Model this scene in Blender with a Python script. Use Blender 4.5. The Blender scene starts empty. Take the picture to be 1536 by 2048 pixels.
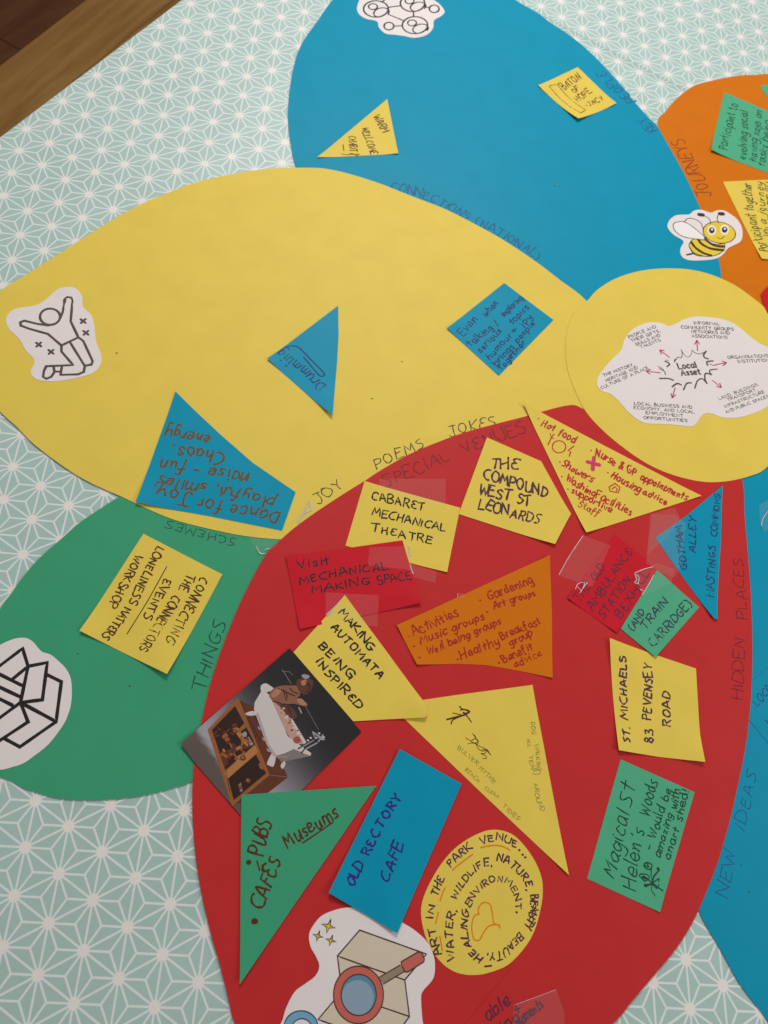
import bpy, bmesh, math, random
from mathutils import Vector, Matrix, noise
random.seed(7)
S = bpy.context.scene
COL = S.collection

# ------------------------------------------------------------------ camera
FPX = 1475.49                      # focal length in pixels of a 2048 px tall picture
CAM = Vector((0.21161947, 0.12465664, 0.77828989))
RX = Vector((0.83026771, 0.54658215, 0.10910303))
RD = Vector((0.54326563, -0.74985959, -0.37758846))
RF = Vector((-0.12457116, 0.37277144, -0.91952351))
cd = bpy.data.cameras.new('camera'); cam = bpy.data.objects.new('camera', cd); COL.objects.link(cam)
cam.matrix_world = Matrix(((RX.x, -RD.x, -RF.x, CAM.x), (RX.y, -RD.y, -RF.y, CAM.y), (RX.z, -RD.z, -RF.z, CAM.z), (0, 0, 0, 1)))
cd.sensor_fit = 'VERTICAL'; cd.sensor_height = 24; cd.sensor_width = 18
cd.lens = 24 * FPX / 2048; cd.clip_start = 0.01; cd.clip_end = 50
cd.dof.use_dof = True; cd.dof.focus_distance = 0.80; cd.dof.aperture_fstop = 4.4
S.camera = cam
S.render.resolution_x = 768; S.render.resolution_y = 1024

# ------------------------------------------------------------------ light
W = bpy.data.worlds.new('World'); S.world = W; W.use_nodes = True
bg = W.node_tree.nodes['Background']; bg.inputs[0].default_value = (1.0, 0.94, 0.91, 1); bg.inputs[1].default_value = 0.29

def area(name, loc, target, sx, sy, power, col):
    l = bpy.data.lights.new(name, 'AREA'); l.shape = 'RECTANGLE'; l.size = sx; l.size_y = sy; l.energy = power; l.color = col
    o = bpy.data.objects.new(name, l); COL.objects.link(o); o.location = loc
    o.rotation_euler = (Vector(target) - Vector(loc)).to_track_quat('-Z', 'Y').to_euler()
    return o
area('ceiling_light', (-0.75, 2.0, 1.9), (0.0, 0.8, 0), 0.9, 0.6, 38, (1.0, 0.95, 0.92))
area('right_fill_light', (2.0, 1.3, 1.5), (0.2, 0.5, 0), 1.0, 0.9, 15, (1.0, 0.97, 0.96))  # soft area light added from the right, its source unseen
S.view_settings.view_transform = 'Standard'; S.view_settings.look = 'None'
S.view_settings.exposure = 0; S.view_settings.gamma = 1

# ------------------------------------------------------------------ helpers
def at(px, py, z=0.0):
    d = RX * ((px - 768) / FPX) + RD * ((py - 1024) / FPX) + RF
    k = (z - CAM.z) / d.z
    p = CAM + d * k
    return (p.x, p.y)

def U(x, y):                      # the gentle unevenness every sheet follows
    return 0.0005 * noise.noise(Vector((x * 5.0, y * 5.0, 1.7))) + 0.0002 * noise.noise(Vector((x * 14.0, y * 14.0, 4.2)))

def LZ(level): return 0.0003 * level

def srgb(r, g, b):
    f = lambda c: ((c / 255 + 0.055) / 1.055) ** 2.4 if c > 10.3 else c / 255 / 12.92
    return (f(r), f(g), f(b))

MATS = {}
def mat(name, col, rough=0.5, spec=0.4, bump=0.0, mottle=0.03, scale=60.0):
    if name in MATS: return MATS[name]
    m = bpy.data.materials.new(name); m.use_nodes = True; nt = m.node_tree; N = nt.nodes; L = nt.links
    b = N['Principled BSDF']; b.inputs['Roughness'].default_value = rough; b.inputs['Specular IOR Level'].default_value = spec
    tc = N.new('ShaderNodeNewGeometry')
    n1 = N.new('ShaderNodeTexNoise'); n1.inputs['Scale'].default_value = scale; n1.inputs['Detail'].default_value = 6
    L.new(tc.outputs['Position'], n1.inputs['Vector'])
    mr = N.new('ShaderNodeMapRange'); mr.inputs['From Min'].default_value = 0.25; mr.inputs['From Max'].default_value = 0.75
    mr.inputs['To Min'].default_value = 1 - mottle; mr.inputs['To Max'].default_value = 1 + mottle
    L.new(n1.outputs['Fac'], mr.inputs['Value'])
    mx = N.new('ShaderNodeVectorMath'); mx.operation = 'SCALE'; mx.inputs[0].default_value = col
    L.new(mr.outputs['Result'], mx.inputs['Scale']); L.new(mx.outputs[0], b.inputs['Base Color'])
    if bump:
        n2 = N.new('ShaderNodeTexNoise'); n2.inputs['Scale'].default_value = 1400; n2.inputs['Detail'].default_value = 3
        L.new(tc.outputs['Position'], n2.inputs['Vector'])
        bp = N.new('ShaderNodeBump'); bp.inputs['Strength'].default_value = bump; bp.inputs['Distance'].default_value = 0.0002
        L.new(n2.outputs['Fac'], bp.inputs['Height']); L.new(bp.outputs[0], b.inputs['Normal'])
    MATS[name] = m; return m

CARD = dict(rough=0.46, spec=0.10, bump=0.2, mottle=0.035, scale=25)
M_BLUE = mat('blue_card', (0.003, 0.295, 0.460), **CARD)
M_YEL = mat('yellow_card', (0.78, 0.60, 0.096), **CARD)
M_RED = mat('red_card', (0.54, 0.030, 0.031), **CARD)
M_ORG = mat('orange_card', (0.64, 0.170, 0.005), **CARD)
M_GRN = mat('green_card', (0.050, 0.350, 0.185), **CARD)
M_LGRN = mat('pale_green_card', (0.085, 0.42, 0.235), **CARD)
M_NRED = mat('note_red_card', (0.58, 0.013, 0.026), **CARD)
M_WHT = mat('white_paper', (0.80, 0.745, 0.735), rough=0.55, spec=0.3, bump=0.2, mottle=0.02, scale=30)
PAPER = dict(rough=0.5, spec=0.3, mottle=0.0)
def ink(name, r, g, b, rough=0.55): return mat(name, srgb(r, g, b), rough=rough, spec=0.25, mottle=0.12, scale=500)
I_BLACK = ink('black_ink', 38, 34, 36); I_BROWN = ink('brown_ink', 98, 80, 44); I_PURP = ink('purple_ink', 84, 44, 66)
I_PENCIL_D = ink('pencil_dark', 70, 60, 50); I_BLUEP = ink('pencil_on_blue', 22, 92, 138); I_REDP = ink('pencil_on_red', 118, 24, 38)
I_ORGP = ink('pencil_on_orange', 148, 66, 16); I_GRNP = ink('pencil_on_green', 22, 78, 70); I_NAVY = ink('navy_ink', 34, 48, 105)
I_NAVY2 = ink('bright_navy_ink', 42, 40, 128); I_REDM = ink('red_marker', 184, 44, 48); I_REDO = ink('red_marker_on_orange', 165, 38, 22)
I_PINK = ink('pink_marker', 205, 62, 100); I_OLIVE = ink('olive_ink', 92, 92, 44); I_GREENINK = ink('dark_green_ink', 18, 68, 48)
I_ORM = ink('orange_marker', 222, 128, 20); I_MID = ink('dark_blue_ink', 26, 66, 118); I_GREY = ink('grey_print', 88, 78, 78)
I_PLUM = ink('plum_ink', 92, 36, 60); I_CRIM = ink('crimson_print', 176, 44, 92); I_SLATE = ink('slate_ink', 58, 62, 82)
I_BROWND = ink('dark_brown_ink', 84, 46, 26)

def obj(name, verts, faces, material, parent=None, origin=None, smooth=None):
    me = bpy.data.meshes.new(name)
    o = Vector(origin) if origin else Vector((0, 0, 0))
    me.from_pydata([(v[0] - o.x, v[1] - o.y, v[2] - o.z) for v in verts], [], faces)
    me.materials.append(material)
    if smooth is not None:
        for i, p in enumerate(me.polygons): p.use_smooth = i < smooth
    me.update()
    ob = bpy.data.objects.new(name, me); COL.objects.link(ob)
    if parent: ob.parent = parent
    elif origin: ob.location = o
    return ob

def tag(o, label=None, cat=None, group=None, kind=None):
    if label: o['label'] = label
    if cat: o['category'] = cat
    if group: o['group'] = group
    if kind: o['kind'] = kind
    return o

def catmull(P, closed, n=5):
    out = []; N = len(P)
    rng = range(N) if closed else range(N - 1)
    for i in rng:
        if closed: p0, p1, p2, p3 = P[(i - 1) % N], P[i], P[(i + 1) % N], P[(i + 2) % N]
        else: p0, p1, p2, p3 = P[max(i - 1, 0)], P[i], P[i + 1], P[min(i + 2, N - 1)]
        for k in range(n):
            t = k / n; t2 = t * t; t3 = t2 * t
            out.append(tuple(0.5 * (2 * p1[a] + (p2[a] - p0[a]) * t + (2 * p0[a] - 5 * p1[a] + 4 * p2[a] - p3[a]) * t2 + (3 * p1[a] - p0[a] - 3 * p2[a] + p3[a]) * t3) for a in (0, 1)))
    if not closed: out.append(tuple(P[-1]))
    return out

def sliced(poly, cell, angle=0.0):
    bm = bmesh.new()
    vs = [bm.verts.new((p[0], p[1], 0)) for p in poly]
    f = bm.faces.new(vs); bm.normal_update()
    if f.normal.z < 0: bmesh.ops.reverse_faces(bm, faces=[f])
    xs = [p[0] for p in poly]; ys = [p[1] for p in poly]
    for ax, lo, hi in ((0, min(xs), max(xs)), (1, min(ys), max(ys))):
        n = int((hi - lo) / cell)
        for k in range(1, n + 1):
            c = lo + (hi - lo) * k / (n + 1)
            co = (c, 0, 0) if ax == 0 else (0, c, 0); no = (1, 0, 0) if ax == 0 else (0, 1, 0)
            bmesh.ops.bisect_plane(bm, geom=bm.verts[:] + bm.edges[:] + bm.faces[:], dist=1e-7, plane_co=co, plane_no=no)
    bmesh.ops.remove_doubles(bm, verts=bm.verts[:], dist=1e-6)
    bm.verts.index_update()
    V = [(v.co.x, v.co.y) for v in bm.verts]
    F = [[v.index for v in f.verts] for f in bm.faces]
    B = []
    for e in bm.edges:
        if len(e.link_faces) == 1:
            l = e.link_loops[0]; B.append((l.vert.index, l.link_loop_next.vert.index))
    bm.free(); return V, F, B

class Sheet:
    """one piece of paper: crop = (ox, oy, scale) tells in which enlargement its outline was measured"""
    def __init__(s, name, label, cat, crop, pts, level, material, smooth=False, lifts=(), thick=0.00022, cell=0.012, group=None):
        s.crop = crop; s.level = level; s.lifts = []; s.base = LZ(level)
        for (x, y, h, r) in lifts: s.lifts.append((*s.P(x, y), h * 1.4 / 1000, r * 1.15 / 1000))
        P = [s.P(*p) for p in pts]
        if smooth: P = catmull(P, True, 5)
        V, F, B = sliced(P, cell)
        cx = sum(p[0] for p in P) / len(P); cy = sum(p[1] for p in P) / len(P)
        s.org = (cx, cy, s.base)
        n = len(V)
        verts = [(x, y, s.z(x, y)) for x, y in V] + [(x, y, s.z(x, y) - thick) for x, y in V]
        faces = [list(f) for f in F] + [[i + n for i in reversed(f)] for f in F]
        ns = len(faces)
        for a, b in B:
            k = len(verts)
            verts += [verts[a], verts[b], verts[b + n], verts[a + n]]
            faces.append([k + 1, k, k + 3, k + 2])
        s.o = obj(name, verts, faces, material, None, s.org, ns)
        tag(s.o, label, cat, group)
    def P(s, x, y):
        ox, oy, sc = s.crop; return at(ox + x / sc, oy + y / sc, s.base)
    def z(s, x, y):
        h = s.base + U(x, y)
        for lx, ly, a, r in s.lifts:
            d = math.hypot(x - lx, y - ly)
            if d < r: h += a * ((r - d) / r) ** 2
        return h
    def scale_at(s, x, y, dx, dy):      # metres per crop pixel in a direction
        a = s.P(x, y); b = s.P(x + dx, y + dy); return math.hypot(b[0] - a[0], b[1] - a[1]) / math.hypot(dx, dy)

PROTECT = 0.00006
class Strokes:
    def __init__(s, sheet, up=0.0): s.sh = sheet; s.v = []; s.f = []; s.n = 0; s.up = up
    def line(s, P, w, vary=0.2, tap=0.55):
        """P world 2-D, w width in metres"""
        Q = [P[0]]
        for p in P[1:]:
            q = Q[-1]; d = math.hypot(p[0] - q[0], p[1] - q[1])
            if d < w * 0.25: continue
            k = max(1, int(d / 0.004))
            for i in range(1, k + 1): Q.append((q[0] + (p[0] - q[0]) * i / k, q[1] + (p[1] - q[1]) * i / k))
        if len(Q) < 2:
            q = Q[0]; Q = [q, (q[0] + w * 0.5, q[1])]
        def ext(a, b, k):
            d = math.hypot(a[0] - b[0], a[1] - b[1]) or 1; return (a[0] + (a[0] - b[0]) / d * w * k, a[1] + (a[1] - b[1]) / d * w * k)
        Q = [ext(Q[0], Q[1], 0.36)] + Q + [ext(Q[-1], Q[-2], 0.36)]
        n = len(Q); k0 = len(s.v); ph = random.random() * 6; s.n = (s.n + 1) % 7
        zo = PROTECT + s.up + s.n * 0.000004
        for i, q in enumerate(Q):
            a = Q[max(i - 1, 0)]; b = Q[min(i + 1, n - 1)]
            tx, ty = b[0] - a[0], b[1] - a[1]; l = math.hypot(tx, ty) or 1; nx, ny = -ty / l, tx / l
            m = 1.0
            if 0 < i < n - 1:
                ux, uy = q[0] - a[0], q[1] - a[1]; ul = math.hypot(ux, uy) or 1
                c = abs((-uy / ul) * nx + (ux / ul) * ny); m = 1 / max(c, 0.75)
            ww = w * 0.5 * m * (1 + vary * math.sin(i * 0.9 + ph))
            if i in (0, n - 1): ww *= tap
            z = s.sh.z(*q)
            for sgn, dz in ((1, s.up - 0.000004), (0, zo), (-1, s.up - 0.000004)):
                x, y = q[0] + nx * ww * sgn, q[1] + ny * ww * sgn
                s.v.append((x, y, s.sh.z(x, y) + dz if sgn else z + dz))
        for i in range(n - 1):
            a = k0 + i * 3; b = a + 3
            s.f += [[a, a + 1, b + 1, b], [a + 1, a + 2, b + 2, b + 1]]
        s.f += [[k0, k0 + 2, k0 + 1], [k0 + n * 3 - 3, k0 + n * 3 - 2, k0 + n * 3 - 1]]
    def build(s, name, material, parent=None, label=None):
        o = obj(name, s.v, s.f, material, parent or s.sh.o, None if parent is not None and parent is not s.sh.o else None)
        me = o.data
        me.transform(Matrix.Translation((-s.sh.org[0], -s.sh.org[1], -s.sh.org[2])))
        if label: o['label'] = label
        return o

# --------------------------------------------------------- pen-stroke alphabet (cap height 10, ~ = rounded)
G = {
'A': (6, '0,0 3,10 6,0;1.2,3.6 5,3.8'), 'B': (5.5, '0,0 0.2,10;~0,10 3.5,9.8 4.4,7.8 3,5.8 0.3,5.2;~0.3,5.2 4,5 5.3,2.6 3.6,0.2 0,0'),
'C': (6, '~5.6,9 3.4,10 1,8 0.2,4.8 1.2,1.4 3.4,0 5.8,1'), 'D': (6, '0,0 0.2,10;~0,10 3.6,9.4 5.8,6.4 5.4,2.6 3,0.4 -0.2,0'),
'E': (5, '5,9.8 0.2,10 0,0 5,0.2;0.1,5.2 4,5.3'), 'F': (5, '0,0 0.2,10 5,9.8;0.1,5.2 3.8,5.2'),
'G': (6.4, '~5.8,8.6 3.6,10 1,8.2 0.2,4.6 1.4,1 4,0 6,2.4;3.4,4.4 6.2,4.5 6,-0.6'), 'H': (6, '0.1,0 0,10;5.8,10 5.8,0;0,5 5.8,5.2'),
'I': (1.2, '0.5,0 0.6,10'), 'J': (5, '0.5,10 5.5,10;~3.5,10 3.6,4 3,0.6 1.4,-0.4 0,1.2'), 'K': (5.4, '0,0 0.1,10;5,10 0.4,4.6 5.4,0'),
'L': (4.8, '0.2,10 0,0 4.8,0.2'), 'M': (7.4, '0,0 1,10 3.6,3.4 6.2,10 7.4,0'), 'N': (6, '0,0 0.3,10 5.6,0.2 6,10'),
'O': (6.4, '~3.4,10 1,8.4 0.1,4.8 1.2,1.2 3.2,0 5.4,1.6 6.3,5.2 5.2,8.8 3.2,10'), 'P': (5, '0,0 0.2,10;~0,9.8 3.6,9.8 5,7.6 3.6,5 0.2,4.6'),
'Q': (6.4, '~3.4,10 1,8.4 0.1,4.8 1.2,1.2 3.2,0 5.4,1.6 6.3,5.2 5.2,8.8 3.2,10;4,3 6.6,-0.8'), 'R': (5.6, '0,0 0.2,10;~0,9.8 3.8,9.8 5,7.4 3.4,5 0.3,4.8;1.8,4.8 5.6,0'),
'S': (5.2, '~5,8.8 3,10 0.8,8.8 0.8,6.6 3,5.2 5,3.6 4.6,1.2 2.4,0 0,1.2'), 'T': (6, '0,10 6,9.8;3,10 3.1,0'),
'U': (6, '~0,10 0.1,3.4 1.4,0.4 3.4,0 5.4,1.6 5.9,5 6,10'), 'V': (6, '0,10 3,0 6,10'), 'W': (8, '0,10 2,0 4,7.6 6.2,0 8,10'),
'X': (5.8, '0,10 5.8,0;5.6,10 0.2,0'), 'Y': (5.8, '0,10 3,5.2 5.8,10;3,5.2 2.6,0'), 'Z': (5.6, '0,10 5.4,9.8 0.2,0.2 5.6,0'),
'a': (4.8, '~4.4,5.6 2,6.2 0.2,4 0.6,0.8 2.6,0.2 4.2,2.4;4.5,6 4.3,1 5.2,0'), 'b': (4.8, '0.3,10 0.1,0.2;~0.2,3.6 2,6 4.4,5 4.4,1.4 2,0 0.2,0.8'),
'c': (4.2, '~4.2,5 2.2,6.2 0.3,4.2 0.4,1.4 2.2,0 4.4,0.8'), 'd': (4.8, '~4.2,4.6 2.2,6 0.2,3.6 0.8,0.6 2.8,0.2 4.3,2.4;4.4,10 4.3,0'),
'e': (4.4, '~0.4,3 4,3.4 3.6,5.6 2,6.2 0.3,4.2 0.5,1.2 2.2,0 4.4,1'), 'f': (4, '~4,9.2 2.6,10 1.6,8 1.4,0 1,-2;0,5.6 3.8,5.9'),
'g': (4.8, '~4.2,5.4 2,6.2 0.2,4 0.8,1 2.8,0.8 4.3,3.2;~4.5,6 4.4,-1.4 2.8,-3.8 0.2,-2.8'), 'h': (4.8, '0.3,10 0.1,0;~0.2,3.6 2.2,6 4.2,5 4.4,0'),
'i': (1.4, '0.6,6 0.6,0.2;0.8,8.4 0.9,8.7'), 'j': (2.4, '~1.8,6 1.6,-2 -0.4,-3;1.9,8.4 2,8.7'), 'k': (4.4, '0.3,10 0.1,0;4,6 0.5,2.8 4.4,0'),
'l': (1.5, '0.7,10 0.5,0'), 'm': (7.2, '0.2,6 0.1,0;~0.2,3.8 1.8,6 3.3,5 3.4,0;~3.5,3.8 5.2,6 6.8,5 7,0'), 'n': (4.8, '0.2,6 0.1,0;~0.2,3.6 2.2,6 4.2,5 4.5,0'),
'o': (4.6, '~2.4,6.2 0.5,5 0.2,2.4 1.6,0 3.6,0.6 4.5,3.2 3.8,5.6 2.2,6.2'), 'p': (4.8, '0.3,6 0,-4;~0.2,4 2.2,6.2 4.4,4.6 4,1.4 2,0 0.2,1'),
'q': (4.8, '~4.2,5.4 2,6.2 0.2,4 0.8,1 2.8,0.8 4.3,3.2;4.5,6 4.4,-4'), 'r': (3.6, '0.2,6 0.1,0;~0.2,3.4 1.6,5.8 3.6,5.8'),
's': (3.8, '~3.6,5.4 2,6.2 0.5,5 1.8,3.4 3.5,2 2.6,0.2 0.2,0.6'), 't': (3.8, '~1.8,9.4 1.5,2 2.4,0 4,0.8;0,6.4 3.6,6.6'),
'u': (4.8, '~0.2,6 0.3,1.6 1.8,0 3.6,1 4.3,3.6;4.4,6 4.4,0.6 5,0'), 'v': (4.4, '0,6 2.2,0 4.4,6'), 'w': (6.4, '~0,6 1,0.4 2.6,0.6 3.2,4 4,0.4 5.6,0.8 6.4,6'),
'x': (4.4, '0,6 4.4,0;4.2,6 0.2,0'), 'y': (4.8, '~0.2,6 0.8,2.4 2.4,1.6 4.2,3.6;~4.6,6 4,-1 2.6,-3.6 0.2,-3'), 'z': (4.4, '0,6 4,6 0.2,0 4.4,0.2'),
'.': (1.2, '0.4,0.1 0.7,0.3'), ',': (1.4, '0.8,0.6 0.2,-1.8'), '-': (4, '0.3,4.6 3.6,4.9'), '!': (1.4, '0.8,10 0.6,3;0.5,0.2 0.7,0.4'), "'": (1.4, '0.8,10 0.3,8'),
'(': (3, '~2.8,11 0.8,8.4 0.2,5 0.8,1.4 2.6,-1.2'), ')': (3, '~0.2,11 2.2,8.4 2.8,5 2.2,1.4 0.4,-1.2'), '/': (4, '0,-1 4,10.4'), '+': (5, '2.5,8 2.5,2;0,5 5,5'),
'&': (6, '~5.6,0 1.2,7.4 2.6,9.8 4,8 0.4,2.6 1.8,0 5.4,4.2'), '8': (5, '~2.6,5.2 0.7,7.4 2.6,10 4.4,7.6 2.4,5.2 0.2,2.6 2.4,0 4.8,2.4 2.6,5.2'), '3': (4.8, '~0.4,9.4 3.6,9.8 4,7 1.8,5.4 4.6,3.6 4,0.6 0.2,0.4'),
}
ALT = {
'A': [(5.8, '0,0 2.4,10 3.4,9.8 5.8,0.4;0.4,3 5.8,4.4'), (6, '~0,0 1,5 3,10 4.6,6 5.8,0;0.8,3.4 5.4,3.2')], 'E': [(5, '~5,9.2 2.2,10 0.4,7.8 2.6,5.4;~2.8,5.3 0.3,4.4 0.3,1.2 2.4,0 5,0.9'), (5, '~0.4,10 0.1,5 0.2,0.4 4.6,0.2;0.3,10 5,9.2;0.2,5 4,5.6')],
'M': [(6.8, '0,0 0.4,9.6 3.2,4 6.6,10 6.8,0.2')], 'N': [(5.6, '0.2,0 0,9.6;0,9.6 5.2,0.4;5.4,0 5.6,10.4')], 'H': [(5.4, '0.2,9 0,0;5.2,10.4 5,-0.3;0.2,4.2 5.2,5.8')],
'O': [(6.2, '~3,9.6 0.8,8 0,4 1.8,0.4 4.6,0.8 6.2,4.4 5.2,8.6 2.6,10.2 1.2,9')], 'R': [(5.4, '0.2,0 0,10;~-0.6,9.4 3.6,10 5,7.6 2.6,5 1.4,4.8;~1.4,4.8 3,3.6 5.4,-0.4')], 'S': [(4.8, '~4.8,9.6 2,9.4 0.4,7.4 2.6,5.4 4.4,3.2 3,0.4 -0.2,0.2')],
'T': [(5.8, '-0.4,9.4 6,10.2;2.8,9.8 2.6,-0.4')], 'I': [(1.2, '0.8,9.6 0.3,0.2')], 'C': [(5.6, '~5.4,9.6 2.6,9.2 0.3,6 0.4,2.4 2.6,0.2 5.6,0.4')], 'L': [(4.8, '~0.3,10 0.1,3 0.5,0.3 4.8,0.6')], 'G': [(6.2, '~5.6,9.6 2.4,9 0.2,5 1.6,0.6 4.8,1 5.8,4.2;3.2,4.6 6.4,4.2')],
'a': [(4.6, '~4.2,6 1.4,6 0.1,2.6 1.6,0 3.8,2 4.3,5.6 4.4,1.6 5.4,0.4')], 'e': [(4.4, '~0.2,2.6 3.2,3.2 3.9,5 2.2,6.4 0.3,4 0.8,0.6 4.6,1.2')], 'n': [(4.8, '~0.2,6 0.3,2 0.2,0 1.4,4.6 3.4,6 4,3.4 4.4,0')], 'o': [(4.4, '~2,6 0.2,4 0.6,0.8 3,0 4.3,2.6 3.4,5.4 1.6,6.4')],
's': [(3.6, '~3.6,6 1,5.6 0.8,3.8 3.2,2.4 2.6,0 0,0.4')], 'r': [(3.4, '~0.3,6 0.2,0 0.8,4 2,6 3.6,5.2')], 'i': [(1.4, '0.9,6 0.5,0;0.6,8 1.1,8.8')], 't': [(3.6, '1.8,9.6 1.6,0.2;-0.2,6 3.8,6.8')], 'd': [(4.8, '~4,5.8 1.2,5.6 0.1,2.4 1.8,0 4,1.6 4.4,10.4;4.3,4 4.8,0')],
}
def parse(w, t): return (w, [(p[0] == '~', [tuple(float(c) for c in q.split(',')) for q in p.lstrip('~').split()]) for p in t.split(';')])
GA = {k: [parse(*a) for a in v] for k, v in ALT.items()}
GL = {k: (w, [(p[0] == '~', [tuple(float(c) for c in q.split(',')) for q in p.lstrip('~').split()]) for p in t.split(';')]) for k, (w, t) in G.items()}
GAP, SPC = 2.0, 4.6

def write(S_, text, path, h, w, jit=1.0, space=1.0):
    """path = baseline points in crop pixels, h = capital height, w = pen width (both crop pixels)"""
    sh = S_.sh
    wp = [sh.P(*p) for p in path]
    if len(wp) > 2: wp = catmull(wp, False, 8)
    seg = [math.hypot(wp[i + 1][0] - wp[i][0], wp[i + 1][1] - wp[i][1]) for i in range(len(wp) - 1)]; T = sum(seg)
    (x0, y0), (x1, y1) = path[0], path[-1]; mx, my = (x0 + x1) / 2, (y0 + y1) / 2
    dl = math.hypot(x1 - x0, y1 - y0)
    kh = sh.scale_at(mx, my, (y1 - y0) / dl * 20, -(x1 - x0) / dl * 20) * h / 10
    kw = (kh * 10 / h) * w * 1.22
    tot = sum((SPC * space if c == ' ' else GL[c][0] + GAP) for c in text) - GAP
    kx = T / tot
    def pos(u):
        u = min(max(u, 0), T - 1e-9); i = 0
        while u > seg[i] and i < len(seg) - 1: u -= seg[i]; i += 1
        t = u / seg[i]; a, b = wp[i], wp[i + 1]
        return (a[0] + (b[0] - a[0]) * t, a[1] + (b[1] - a[1]) * t), ((b[0] - a[0]) / seg[i], (b[1] - a[1]) / seg[i])
    u = 0; slant = random.uniform(-0.10, 0.18) * jit
    for c in text:
        if c == ' ': u += SPC * space * kx; continue
        gw, st = GL[c]
        if jit > 0.5 and c in GA and random.random() < 0.6:
            aw, st = random.choice(GA[c]); gw = aw; u += 0
        (bx, by), (tx, ty) = pos(u + gw * kx / 2)
        rot = random.uniform(-0.11, 0.11) * jit; cr, sr = math.cos(rot), math.sin(rot)
        tx, ty = tx * cr - ty * sr, tx * sr + ty * cr
        nx, ny = -ty, tx
        sc = 1 + random.uniform(-0.13, 0.13) * jit; oy = random.uniform(-0.7, 0.7) * jit; sl = slant + random.uniform(-0.08, 0.08) * jit
        for rnd, P in st:
            Q = [(p[0] + random.uniform(-0.45, 0.45) * jit, p[1] + random.uniform(-0.45, 0.45) * jit) for p in P]
            if rnd: Q = catmull(Q, False, 4)
            elif jit > 0.2 and len(Q) == 2:
                m = ((Q[0][0] + Q[1][0]) / 2 + random.uniform(-0.3, 0.3), (Q[0][1] + Q[1][1]) / 2 + random.uniform(-0.2, 0.2)); Q = catmull([Q[0], m, Q[1]], False, 3)
            R = []
            for gx, gy in Q:
                lx = (gx - gw / 2) * kx * sc + gy * sl * kh; ly = (gy * sc + oy) * kh
                R.append((bx + tx * lx + nx * ly, by + ty * lx + ny * ly))
            S_.line(R, kw)
        u += (GL[c][0] + GAP) * kx

def draw(S_, pts, w, smooth=False, closed=False):
    P = [S_.sh.P(*p) for p in pts]
    if smooth: P = catmull(P, closed, 5)
    if closed: P = P + [P[0]]
    a = pts[0]; S_.line(P, S_.sh.scale_at(a[0], a[1], 10, 10) * w * 1.35, 0.06)
def ell(cx, cy, rx, ry, n=28, rot=0, a0=0, a1=360):
    r = math.radians(rot); out = []
    full = abs(a1 - a0) >= 360
    for i in range(n if full else n + 1):
        t = math.radians(a0 + (a1 - a0) * i / n); x, y = rx * math.cos(t), ry * math.sin(t)
        out.append((cx + x * math.cos(r) - y * math.sin(r), cy + x * math.sin(r) + y * math.cos(r)))
    return out
def fill(sh, name, pts, material, k=1, smooth=False, hole=None):
    """a printed, filled area lying on a sheet"""
    P = [sh.P(*p) for p in pts]
    if smooth: P = catmull(P, True, 4)
    V, F, B = sliced(P, 0.008)
    o = obj(name, [(x, y, sh.z(x, y) + 0.000006 * k + 0.000015) for x, y in V], F, material, sh.o)
    o.data.transform(Matrix.Translation((-sh.org[0], -sh.org[1], -sh.org[2])))
    return o

def lettering(sh, items, h, w, material, name='handwriting', jit=1.0, extra=None):
    if name == 'lettering' and len(items) > 1:      # separate words round a petal are parts of their own
        for it in items: lettering(sh, [it], h, w, material, name, jit)
        return
    s = Strokes(sh)
    for it in items:
        t, path = it[0], it[1]; hh = it[2] if len(it) > 2 else h
        write(s, t, path, hh, w, jit)
    if extra: extra(s)
    return s.build(name, material)
def dots(s, pts, r):
    for x, y in pts: draw(s, [(x - r * 0.3, y), (x + r * 0.3, y + r * 0.1)], r * 1.25)

A0 = (0, 0, 2.56); B1 = (550, 0, 3.072); B2 = (1000, 0, 2.866); B3 = (1150, 300, 3.979); B4 = (700, 300, 3.072)
B5 = (0, 500, 3.072); B6 = (1120, 560, 3.692); C0 = (500, 540, 2.438); C1 = (230, 760, 3.268); C2 = (600, 780, 2.56)
C3 = (1020, 780, 2.977); C4 = (1080, 960, 3.368); C5 = (130, 1040, 3.268); C6 = (0, 1230, 3.657); C7 = (540, 1050, 4.267)
D0 = (340, 1280, 3.84); D1 = (780, 1090, 4.389); D2 = (800, 1350, 4.267); D3 = (1160, 1250, 4.085); D4 = (1140, 1480, 3.879)
D5 = (450, 1480, 3.2); D6 = (820, 1640, 5.12); D7 = (540, 1780, 4.267); E1 = (880, 1850, 2.341); E2 = (1380, 120, 4.655)
E3 = (1120, 40, 6.4); E4 = (1380, 1280, 3.531); E5 = (1370, 960, 4.655); FULL = (0, 0, 1.0)
class At:                          # look at a sheet through another enlargement
    def __init__(s, sh, crop): s.__dict__['sh'] = sh; s.__dict__['c'] = crop
    def __getattr__(s, k): return getattr(s.__dict__['sh'], k)
    def P(s, x, y): ox, oy, sc = s.c; return at(ox + x / sc, oy + y / sc, s.sh.base)
    def scale_at(s, x, y, dx, dy):
        a = s.P(x, y); b = s.P(x + dx, y + dy); return math.hypot(b[0] - a[0], b[1] - a[1]) / math.hypot(dx, dy)

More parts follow.
